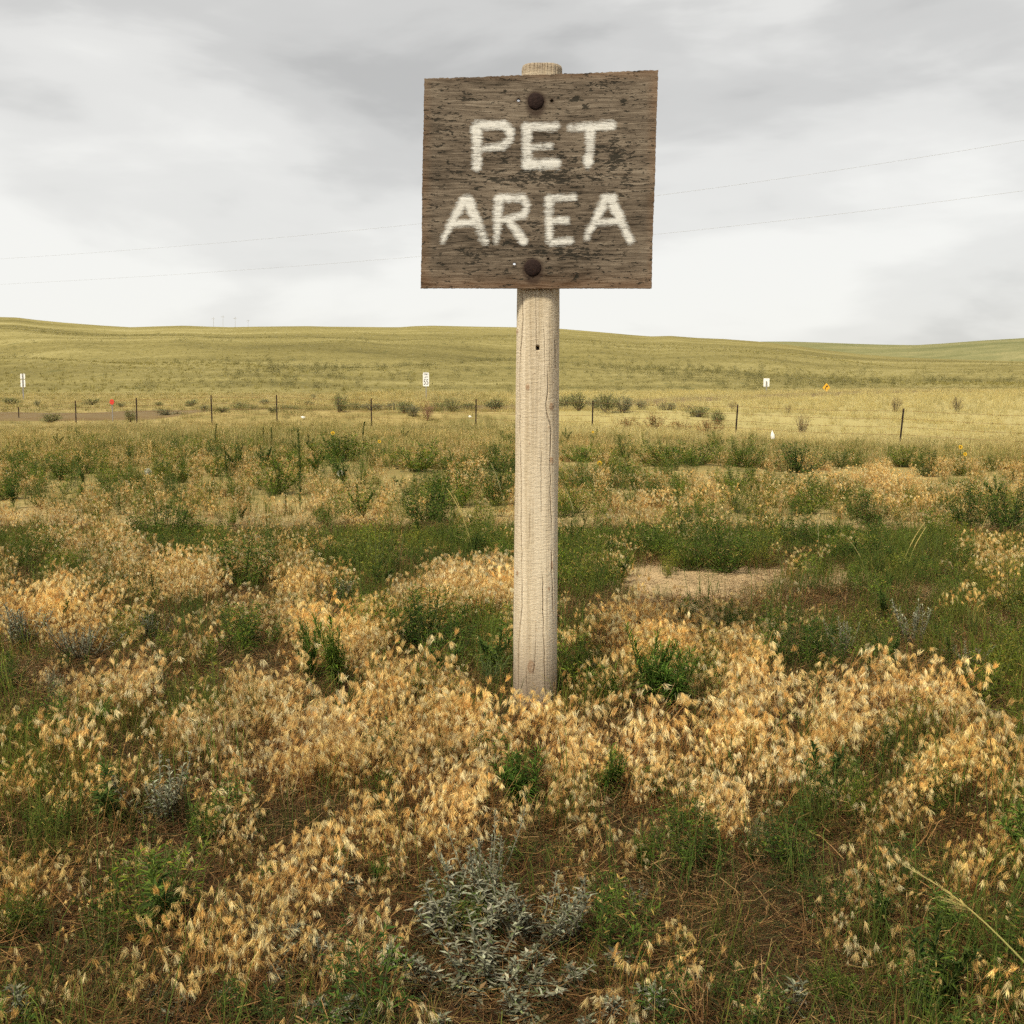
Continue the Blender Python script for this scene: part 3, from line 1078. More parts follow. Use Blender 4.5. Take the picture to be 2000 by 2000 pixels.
# ------------------------------------------------------------------ scatter of instances (one object each)
def scatter(name, templates, pts, rot, scl, pick, tint, mat, label, cat):
    """templates lie in the same mesh, tagged by 'tmpl'; points carry tmpl 0"""
    V, F, C, T = [], [], [], []
    for k, m in enumerate(templates):
        b = len(V)
        V += m.v
        F += [tuple(i + b for i in f) for f in m.f]
        C += m.c
        T += [k + 1] * len(m.v)
    nt = len(V)
    n = len(pts)
    me = bpy.data.meshes.new(name)
    me.from_pydata(V + np.asarray(pts).tolist(), [], F)
    tot = nt + n
    a = me.attributes.new('tmpl', 'INT', 'POINT')
    a.data.foreach_set('value', np.array(T + [0] * n, np.int32))
    a = me.attributes.new('pick', 'INT', 'POINT')
    a.data.foreach_set('value', np.concatenate([np.zeros(nt, np.int32), np.asarray(pick, np.int32) + 1]))
    for nm, arr in (('scl', scl), ('tint', tint)):
        a = me.attributes.new(nm, 'FLOAT', 'POINT')
        a.data.foreach_set('value', np.concatenate([np.zeros(nt), arr]).astype(np.float32))
    a = me.attributes.new('rot', 'FLOAT_VECTOR', 'POINT')
    a.data.foreach_set('vector', np.concatenate([np.zeros((nt, 3)), rot]).astype(np.float32).ravel())
    a = me.color_attributes.new('col', 'FLOAT_COLOR', 'POINT')
    arr = np.ones((tot, 4), np.float32)
    arr[:nt, :3] = np.array(C, np.float32)
    a.data.foreach_set('color', arr.ravel())
    me.materials.append(mat)
    me.update()
    o = link(name, me)
    ng = bpy.data.node_groups.new(name + '_scatter', 'GeometryNodeTree')
    ng.interface.new_socket('Geometry', in_out='INPUT', socket_type='NodeSocketGeometry')
    ng.interface.new_socket('Geometry', in_out='OUTPUT', socket_type='NodeSocketGeometry')
    gi, go = ng.nodes.new('NodeGroupInput'), ng.nodes.new('NodeGroupOutput')

    def attr(nm, ty):
        x = ng.nodes.new('GeometryNodeInputNamedAttribute')
        x.data_type = ty
        x.inputs['Name'].default_value = nm
        return x.outputs['Attribute']

    def eq(sock, k):
        x = ng.nodes.new('FunctionNodeCompare')
        x.data_type = 'INT'
        x.operation = 'EQUAL'
        ng.links.new(sock, x.inputs[2])
        x.inputs[3].default_value = k
        return x.outputs[0]

    at_t, at_p = attr('tmpl', 'INT'), attr('pick', 'INT')
    sc_, ro = attr('scl', 'FLOAT'), attr('rot', 'FLOAT_VECTOR')
    e2r = ng.nodes.new('FunctionNodeEulerToRotation')
    ng.links.new(ro, e2r.inputs[0])
    sp = ng.nodes.new('GeometryNodeSeparateGeometry')
    ng.links.new(gi.outputs[0], sp.inputs[0])
    ng.links.new(eq(at_t, 0), sp.inputs[1])
    jn = ng.nodes.new('GeometryNodeJoinGeometry')
    for k in range(len(templates)):
        s2 = ng.nodes.new('GeometryNodeSeparateGeometry')
        ng.links.new(gi.outputs[0], s2.inputs[0])
        ng.links.new(eq(at_t, k + 1), s2.inputs[1])
        ip = ng.nodes.new('GeometryNodeInstanceOnPoints')
        ng.links.new(sp.outputs[0], ip.inputs['Points'])
        ng.links.new(eq(at_p, k + 1), ip.inputs['Selection'])
        ng.links.new(s2.outputs[0], ip.inputs['Instance'])
        ng.links.new(e2r.outputs[0], ip.inputs['Rotation'])
        ng.links.new(sc_, ip.inputs['Scale'])
        ng.links.new(ip.outputs[0], jn.inputs[0])
    ng.links.new(jn.outputs[0], go.inputs[0])
    md = o.modifiers.new('scatter', 'NODES')
    md.node_group = ng
    tag(o, label, cat, kind='stuff')
    return o


def rc(c, v=.15):
    k = 1 + random.uniform(-v, v)
    return tuple(x * k * (1 + random.uniform(-.05, .05)) for x in c)


STRAW = (.85, .63, .275)
STRAW2 = (.88, .745, .43)
STRAW3 = (.68, .43, .155)
RUSSET = (.19, .082, .024)


def t_cheat(nst=14, hmin=.17, hmax=.34, droop=1.0, rad=.05, head=1.0):
    """tuft of downy brome: thin russet stems, each with a compact tassel of hanging spikelets"""
    m = MB()
    for s in range(nst):
        b = np.array([random.gauss(0, rad * .6), random.gauss(0, rad * .6), -.01])
        az = random.gauss(-.25, 1.2)
        d = np.array([math.cos(az), math.sin(az), 0])
        h = random.uniform(hmin, hmax) * random.uniform(.75, 1.05)
        lean = random.uniform(.05, .40) * h
        pts = [b + d * lean * t * t + np.array([0, 0, h * (t - .10 * t ** 3)]) for t in (0, .35, .7, 1)]
        m.ribbon(pts, .0019, .0012, rc(RUSSET, .25), rc((.42, .235, .08)))
        if random.random() < .10:
            continue                                   # a stem that has shed its head
        L = random.uniform(.018, .040)
        tip0 = pts[-1]
        axis = [tip0 + d * L * t * .6 + np.array([0, 0, L * (.6 * t - .5 * droop * t * t)]) for t in (0, .33, .66, 1)]
        m.ribbon(axis, .0012, .001, rc(STRAW), rc(STRAW2))
        hc = random.choice([STRAW, STRAW, STRAW2, STRAW3])
        up = random.random() < .28
        for q in range(int(random.randint(26, 38) * head)):
            t = random.random()
            i = min(int(t * 3), 2)
            p = axis[i] + (axis[i + 1] - axis[i]) * (t * 3 - i)
            if up:
                sd = np.array([d[0] * .35 + random.gauss(0, .22), d[1] * .35 + random.gauss(0, .22), .9])
            else:
                sd = np.array([d[0] * .42 + random.gauss(0, .20), d[1] * .42 + random.gauss(0, .20), -.85 * droop + random.gauss(0, .2)])
            ln = random.uniform(.016, .044)
            nn = np.array([random.gauss(0, 1), random.gauss(0, 1), random.gauss(0, 1)])
            c = rc(hc, .22)
            m.leaf(p, sd, nn, ln, random.uniform(.0011, .0020), tuple(x * .80 for x in c), tuple(min(.88, x * 1.08) for x in c), bend=.2)
    for s in range(10):      # dead basal leaves
        b = np.array([random.gauss(0, rad * .8), random.gauss(0, rad * .8), 0])
        az = random.uniform(0, 6.28)
        d = np.array([math.cos(az), math.sin(az), 0])
        L = random.uniform(.06, .15)
        pts = [b, b + d * L * .35 + np.array([0, 0, L * .5]), b + d * L * .9 + np.array([0, 0, L * random.uniform(.1, .6)])]
        m.ribbon(pts, .0026, .0012, rc(RUSSET, .3), rc((.28, .15, .05), .3))
    return m


def t_stems(n=14):
    """broken, bent and leaning dead stems without heads"""
    m = MB()
    for s in range(n):
        b = np.array([random.gauss(0, .07), random.gauss(0, .07), -.01])
        az = random.uniform(0, 6.28)
        d = np.array([math.cos(az), math.sin(az), 0])
        h = random.uniform(.10, .34)
        k = random.uniform(.05, .9)
        a = b + d * h * k * .45 + np.array([0, 0, h * .6])
        br = random.random() < .4
        e = a + (d * h * .5 + np.array([0, 0, -h * random.uniform(.05, .35)]) if br else d * h * k * .4 + np.array([0, 0, h * .38]))
        c = random.choice([(.34, .21, .075), (.24, .12, .04), (.44, .31, .13), (.16, .08, .026)])
        m.ribbon([b, (a + b) * .5 + d * .004, a, e], .0013, .0007, rc(c, .2), rc(c, .2))
    return m


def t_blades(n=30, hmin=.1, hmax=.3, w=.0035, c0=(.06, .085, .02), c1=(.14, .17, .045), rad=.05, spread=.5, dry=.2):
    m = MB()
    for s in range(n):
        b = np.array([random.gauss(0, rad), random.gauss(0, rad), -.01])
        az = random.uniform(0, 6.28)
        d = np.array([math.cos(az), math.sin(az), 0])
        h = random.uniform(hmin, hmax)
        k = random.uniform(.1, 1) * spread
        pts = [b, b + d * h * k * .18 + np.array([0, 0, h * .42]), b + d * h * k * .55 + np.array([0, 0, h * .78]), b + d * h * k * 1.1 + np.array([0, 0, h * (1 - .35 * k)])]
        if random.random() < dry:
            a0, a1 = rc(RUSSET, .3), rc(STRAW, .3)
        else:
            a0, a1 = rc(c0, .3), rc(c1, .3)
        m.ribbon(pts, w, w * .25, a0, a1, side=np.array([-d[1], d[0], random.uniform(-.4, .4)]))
    return m


def t_thatch(n=190, r=.2):
    m = MB()
    for s in range(n):
        b = np.array([random.uniform(-r, r), random.uniform(-r, r), random.uniform(0, .035)])
        az = random.uniform(0, 6.28)
        d = np.array([math.cos(az), math.sin(az), random.gauss(.08, .3)])
        L = random.uniform(.025, .085)
        bend = np.array([-d[1], d[0], 0]) * random.gauss(0, .3) * L
        c = random.choice([(.125, .064, .022), (.080, .040, .014), (.20, .115, .042), (.050, .027, .011), (.30, .19, .075), (.045, .050, .014), (.10, .05, .017), (.05, .06, .016)])
        m.ribbon([b, b + d * L * .5 + bend, b + d * L], random.uniform(.0011, .0022), .0007, rc(c, .25), rc(c, .25), side=np.array([-d[1], d[0], random.uniform(-.6, .6)]))
    return m


def unit(a):
    return a / (np.linalg.norm(a) + 1e-9)


def t_bush(stems=26, leaves=46, spread=.75, L=.085, W=.013, c0=(.045, .088, .009), c1=(.130, .190, .020), flat=1.0, upright=.6):
    """bushy annual weed of unit height and width, dome shaped: stems and leaves"""
    ms, ml = MB(), MB()
    for s in range(stems):
        az = random.uniform(0, 6.28)
        ph = math.radians(random.uniform(5, 86) ** .9 * 86 ** .1)
        k = random.uniform(.78, 1.08)
        rr_ = .56 * k * math.sin(ph) ** .75
        e = np.array([math.cos(az) * rr_, math.sin(az) * rr_, max(.12, math.cos(ph) ** .6 * k * random.uniform(.85, 1.08))])
        p0 = np.array([random.gauss(0, .05), random.gauss(0, .05), -.03])
        mid = (p0 + e) * .5 + np.array([e[0] * .18, e[1] * .18, -.06 * math.sin(ph)])
        pts = [p0 + (mid - p0) * t * 2 if t <= .5 else mid + (e - mid) * (t * 2 - 1) for t in (0, .25, .5, .75, 1)]
        ms.tube(pts, .008, .003, (.10, .115, .045), (.12, .15, .05), 3)
        for q in range(leaves):
            t = .12 + .88 * random.random() ** .7
            i = min(int(t * 4), 3)
            p = pts[i] + (pts[i + 1] - pts[i]) * (t * 4 - i)
            a2 = random.uniform(0, 6.28)
            sd = np.array([math.cos(a2), math.sin(a2), random.uniform(-.2, upright * 2)])
            tw = random.uniform(0, .085) * (1.1 - t * .6)
            p = p + unit(sd) * tw * np.array([1, 1, .6])
            p[2] = max(p[2], .0)
            q_ = random.random()
            c = rc(c0 if q_ < .52 else c1 if q_ < .93 else (.26, .20, .06), .3)
            ml.leaf(p, sd, np.array([random.gauss(0, .6), random.gauss(0, .6), 1]), L * random.uniform(.55, 1.2) * (1.15 - .4 * t), W * random.uniform(.7, 1.3), c, tuple(x * 1.15 for x in c), bend=.3)
    return ms, ml


def t_column(leaves=150, L=.16, W=.018, c0=(.035, .068, .013), c1=(.075, .125, .022), lean=.06, branches=0):
    """single-stemmed leafy weed of unit height"""
    ms, ml = MB(), MB()
    stems = [(np.array([0, 0, -.03]), np.array([random.gauss(0, lean), random.gauss(0, lean), 1.0]), 1.0)]
    for b in range(branches):
        az = random.uniform(0, 6.28)
        stems.append((np.array([0, 0, random.uniform(.0, .25)]), np.array([math.cos(az) * .6, math.sin(az) * .6, 1.0]), random.uniform(.4, .8)))
    for p0, d, ln in stems:
        pts = [p0 + d * ln * t + np.array([lean * math.sin(3 * t), 0, 0]) for t in (0, .25, .5, .75, 1)]
        ms.tube(pts, .010, .004, (.07, .10, .035), (.09, .14, .04), 4)
        nl = int(leaves * ln)
        for q in range(nl):
            t = .06 + .94 * (q + random.random()) / nl
            i = min(int(t * 4), 3)
            p = pts[i] + (pts[i + 1] - pts[i]) * (t * 4 - i)
            a2 = q * 2.4 + random.gauss(0, .3)
            sd = np.array([math.cos(a2), math.sin(a2), random.uniform(.1, .9) + t * .6])
            q_ = random.random()
            c = rc(c0 if q_ < .56 else c1 if q_ < .94 else (.28, .22, .07), .3)
            ml.leaf(p, sd, np.array([0, 0, 1.0]), L * random.uniform(.7, 1.15) * (1.1 - .5 * t), W * random.uniform(.8, 1.2), c, tuple(x * 1.2 for x in c), bend=.5, fold=.15)
    return ms, ml


SAGE = (.185, .185, .110)
SAGE2 = (.35, .345, .235)


def t_sage(stems=15, leaves=34, L=.115, W=.027, spread=1.25):
    ms, ml = MB(), MB()
    for s in range(stems):
        az = random.uniform(0, 6.28)
        tilt = random.uniform(.05, 1) * spread
        ln = random.uniform(.6, 1.0)
        p0 = np.array([random.gauss(0, .05), random.gauss(0, .05), -.03])
        pts = [p0 + np.array([math.cos(az) * tilt * ln * t * (1 - .35 * t), math.sin(az) * tilt * ln * t * (1 - .35 * t), ln * t]) for t in (0, .25, .5, .75, 1)]
        ms.tube(pts, .009, .005, (.13, .10, .055), (.22, .22, .15), 4)
        for q in range(leaves):
            t = .12 + .88 * (q + random.random()) / leaves
            i = min(int(t * 4), 3)
            p = pts[i] + (pts[i + 1] - pts[i]) * (t * 4 - i)
            a2 = q * 2.4 + random.gauss(0, .5)
            up = random.uniform(-.1, .9) + t * .5
            sd = np.array([math.cos(a2), math.sin(a2), up])
            q_ = random.random()
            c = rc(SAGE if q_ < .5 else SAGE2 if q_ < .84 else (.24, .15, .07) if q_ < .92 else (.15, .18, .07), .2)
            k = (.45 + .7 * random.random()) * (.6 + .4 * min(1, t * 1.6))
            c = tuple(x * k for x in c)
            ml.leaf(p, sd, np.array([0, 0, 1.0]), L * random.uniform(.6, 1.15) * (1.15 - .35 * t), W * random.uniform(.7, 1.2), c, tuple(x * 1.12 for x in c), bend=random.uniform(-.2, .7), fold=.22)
    return ms, ml


def t_stalk(c0=(.16, .19, .06), c1=(.44, .44, .20), lean=.3, plume=.42, nsp=70, leaves=2):
    """single tall grass stalk with a narrow seed head, unit height"""
    ms, ml = MB(), MB()
    pts = [np.array([lean * t * t, 0, t - .02]) for t in np.linspace(0, 1, 8)]
    ms.tube(pts, .0045, .0025, c0, c1, 4)
    for q in range(nsp):
        t = 1 - plume + plume * (q / nsp)
        p = np.array([lean * t * t, 0, t - .02])
        a2 = q * 2.4
        sd = np.array([math.cos(a2) * .15 + 2 * lean * t, math.sin(a2) * .15, 1.0])
        ml.leaf(p, sd, np.array([math.cos(a2), math.sin(a2), .1]), .065 * (1.25 - .5 * (q / nsp)), .007, rc(c1, .15), rc((.55, .52, .30), .15))
    for q in range(leaves):
        a2 = random.uniform(0, 6.28)
        t = random.uniform(.1, .4)
        p = np.array([lean * t * t, 0, t])
        d = np.array([math.cos(a2), math.sin(a2), 0])
        ms.ribbon([p, p + d * .10 + np.array([0, 0, .12]), p + d * .24 + np.array([0, 0, .13])], .012, .002, c0, c1)
    return ms, ml


def t_sagebrush(nb=1400, c0=(.15, .148, .070), c1=(.25, .24, .125)):
    """rounded woody shrub of unit width"""
    ms, ml = MB(), MB()
    tips = []
    for s in range(16):
        az = random.uniform(0, 6.28)
        r = random.uniform(.15, .48)
        h = .62 * math.sqrt(max(0.05, 1 - (r / .52) ** 2)) * random.uniform(.85, 1.1)
        e = np.array([math.cos(az) * r, math.sin(az) * r, h])
        mid = e * np.array([.5, .5, .45]) + np.array([random.gauss(0, .03), random.gauss(0, .03), 0])
        ms.tube([np.array([0, 0, -.03]), mid, e], .022, .006, (.12, .095, .07), (.16, .14, .10), 4)
        tips.append((mid, e))
    for q in range(nb):
        mid, e = random.choice(tips)
        t = -.75 + 1.75 * random.random() ** .75
        p = mid + (e - mid) * t * (1 if t > 0 else 0) + (mid * np.array([1.5, 1.5, 1]) * t * (t < 0)) * np.array([-.1, -.1, 1]) + np.array([random.gauss(0, .075), random.gauss(0, .075), random.gauss(0, .05)])
        p[2] = max(p[2], .02)
        sd = unit(p * np.array([1, 1, .3])) + np.array([random.gauss(0, .5), random.gauss(0, .5), random.uniform(.2, 1.4)])
        c = rc(c0 if random.random() < .55 else c1, .25)
        ml.leaf(p, sd, np.array([random.gauss(0, 1), random.gauss(0, 1), 1]), random.uniform(.045, .085), .018, c, tuple(x * 1.15 for x in c))
    return ms, ml


def t_twigs(n=9, c0=(.26, .135, .07), c1=(.36, .21, .12), sub=7, spread=.7, r=.007):
    """bare branched plant of unit height"""
    ms = MB()
    for s in range(n):
        az = random.uniform(0, 6.28)
        tilt = random.uniform(.1, 1) * spread
        ln = random.uniform(.6, 1)
        d = np.array([math.cos(az) * tilt, math.sin(az) * tilt, 1])
        pts = [d * ln * t * np.array([1 - .2 * t, 1 - .2 * t, 1]) + np.array([random.gauss(0, .012), random.gauss(0, .012), -.02]) for t in (0, .3, .6, 1)]
        ms.tube(pts, r, r * .4, c0, c1, 3)
        for q in range(sub):
            t = random.uniform(.25, .95)
            i = min(int(t * 3), 2)
            p = pts[i] + (pts[i + 1] - pts[i]) * (t * 3 - i)
            a2 = random.uniform(0, 6.28)
            e = p + np.array([math.cos(a2) * .13, math.sin(a2) * .13, random.uniform(.06, .2)])
            ms.tube([p, p * .5 + e * .5 + np.array([0, 0, -.01]), e], r * .5, r * .25, c0, c1, 3)
            for z in range(3):
                a3 = random.uniform(0, 6.28)
                k = random.uniform(.4, 1)
                pp = p + (e - p) * k
                ee = pp + np.array([math.cos(a3) * .05, math.sin(a3) * .05, random.uniform(.01, .07)])
                ms.ribbon([pp, ee], r * .7, r * .4, c1, c1)
    return ms


# ------------------------------------------------------------------ where the patches lie (photo coordinates of the plant heads)
P_CHEAT = [(1075, 1378, 110, 32, 2.0), (960, 1385, 90, 28, 1.5), (1330, 1430, 290, 75, 1.6), (1450, 1510, 130, 75, 1.5), (900, 1525, 120, 65, 1.4), (620, 1370, 180, 75, 1.4), (520, 1290, 110, 60, 1.2),
           (640, 1215, 110, 50, 1.1), (170, 1460, 150, 60, 1.2), (310, 1400, 45, 40, 1.3), (600, 1650, 110, 60, 1.3), (1260, 1215, 110, 50, 1.5), (1480, 1285, 80, 60, 1.4),
           (1000, 1400, 130, 50, 1.4), (110, 1160, 130, 40, 1.2), (1650, 1330, 90, 55, 1.3), (1810, 1320, 90, 45, 1.3), (1880, 1450, 130, 60, .9), (250, 1320, 70, 40, 1.0),
           (800, 1310, 100, 50, 1.2), (430, 1790, 90, 80, .7), (1900, 1600, 100, 70, .7), (1700, 1620, 130, 55, .7), (1890, 1840, 60, 60, .9), (1530, 1710, 60, 40, .8),
           (1290, 1880, 110, 40, .5), (720, 1790, 120, 50, .6), (1350, 970, 150, 60, .7), (1700, 925, 220, 35, .9), (900, 930, 80, 35, .8), (600, 980, 90, 30, .8),
           (380, 1090, 120, 40, .9), (230, 1050, 120, 35, .7), (1930, 1075, 70, 50, .9), (900, 1130, 140, 45, 1.2), (560, 1130, 110, 40, .9), (1230, 1280, 100, 50, .8),
           (1780, 960, 120, 40, .8), (1560, 930, 90, 50, .8), (130, 1660, 170, 60, .6), (330, 1530, 200, 50, .8), (1120, 1500, 90, 40, .6), (420, 1470, 160, 40, .9), (740, 1560, 100, 50, .6)]
P_BARE = [(1320, 1142, 155, 36, 1.25), (1610, 1132, 125, 30, 1.0), (1840, 1160, 100, 40, .5), (1280, 1640, 80, 36, .75), (640, 1590, 90, 30, .7), (570, 1110, 60, 22, .6),
          (1620, 1830, 150, 50, .35), (1340, 1790, 80, 40, .3), (1090, 1580, 80, 30, .5), (300, 1640, 60, 40, .5)]
P_GREEN = [(1300, 1020, 330, 70, 1.1), (1800, 1020, 260, 80, 1.0), (1450, 1240, 260, 60, .7), (880, 1010, 160, 80, 1.0), (420, 960, 300, 60, .9), (860, 1210, 150, 70, .9), (1250, 1300, 130, 60, 1.0),
           (150, 960, 180, 60, 1.0), (320, 1010, 110, 50, 1.0), (700, 1080, 90, 60, 1.2), (780, 1010, 70, 50, 1.0), (1130, 1010, 90, 60, .9), (1150, 1120, 70, 60, 1.2),
           (1700, 1080, 140, 60, 1.3), (1900, 1150, 120, 60, 1.2), (1650, 1000, 120, 40, 1.0), (250, 850, 330, 25, 1.6), (800, 850, 250, 20, 1.0), (1350, 1050, 160, 40, 1.0),
           (60, 1400, 90, 70, .8), (870, 1300, 90, 60, 1.0), (1130, 1290, 60, 70, 1.2), (1750, 1250, 160, 50, .9), (1480, 1620, 70, 40, 1.1), (1950, 1300, 70, 60, .9),
           (1620, 1540, 120, 60, .8), (120, 1900, 160, 90, .8), (700, 1920, 150, 60, .7), (1200, 1780, 140, 60, .8), (1800, 1930, 200, 60, .8), (1500, 880, 300, 20, .8), (60, 1080, 120, 40, .7)]


def patch(tab, u, v):
    s = np.zeros(np.shape(u))
    for (cu, cv_, ru, rv, k) in tab:
        s = np.maximum(s, k * np.exp(-((u - cu) / ru) ** 2 - ((v - cv_) / rv) ** 2))
    return s


def field(n, y0, y1, power=2.0, margin=.12):
    """random places in the wedge the camera sees, and a little round it"""
    a = rng.random(n)
    y = (y0 ** power + (y1 ** power - y0 ** power) * a) ** (1 / power)
    x = (rng.random(n) * 2 - 1) * (y * (.435 + margin) + .25)
    return x, y


def finish(x, y, keep, tilt=.12, rz=None):
    x, y = x[keep], y[keep]
    n = len(x)
    z = ground(x, y)
    pts = np.stack([x, y, z], -1)
    r = np.zeros((n, 3))
    r[:, 0] = rng.normal(0, tilt, n)
    r[:, 1] = rng.normal(.08, tilt, n)
    r[:, 2] = rng.uniform(-math.pi, math.pi, n) if rz is None else rng.normal(0, rz, n)
    return pts, r, n


BOXES = []


def shade_of_plants(x, y, u, v, low):
    """thin the grass that would stand in front of a larger plant"""
    f = np.ones(len(x))
    for (bu, bt_, bb, bw, by) in BOXES:
        ins = (np.abs(u - bu) < bw * .56) & (v > bt_ - 4) & (v < bb + 14) & (y < by + .10)
        f = np.where(ins, low, f)
    return f


def clear_of_post(x, y):
    return np.hypot(x - XT[1], y - YP) > .085


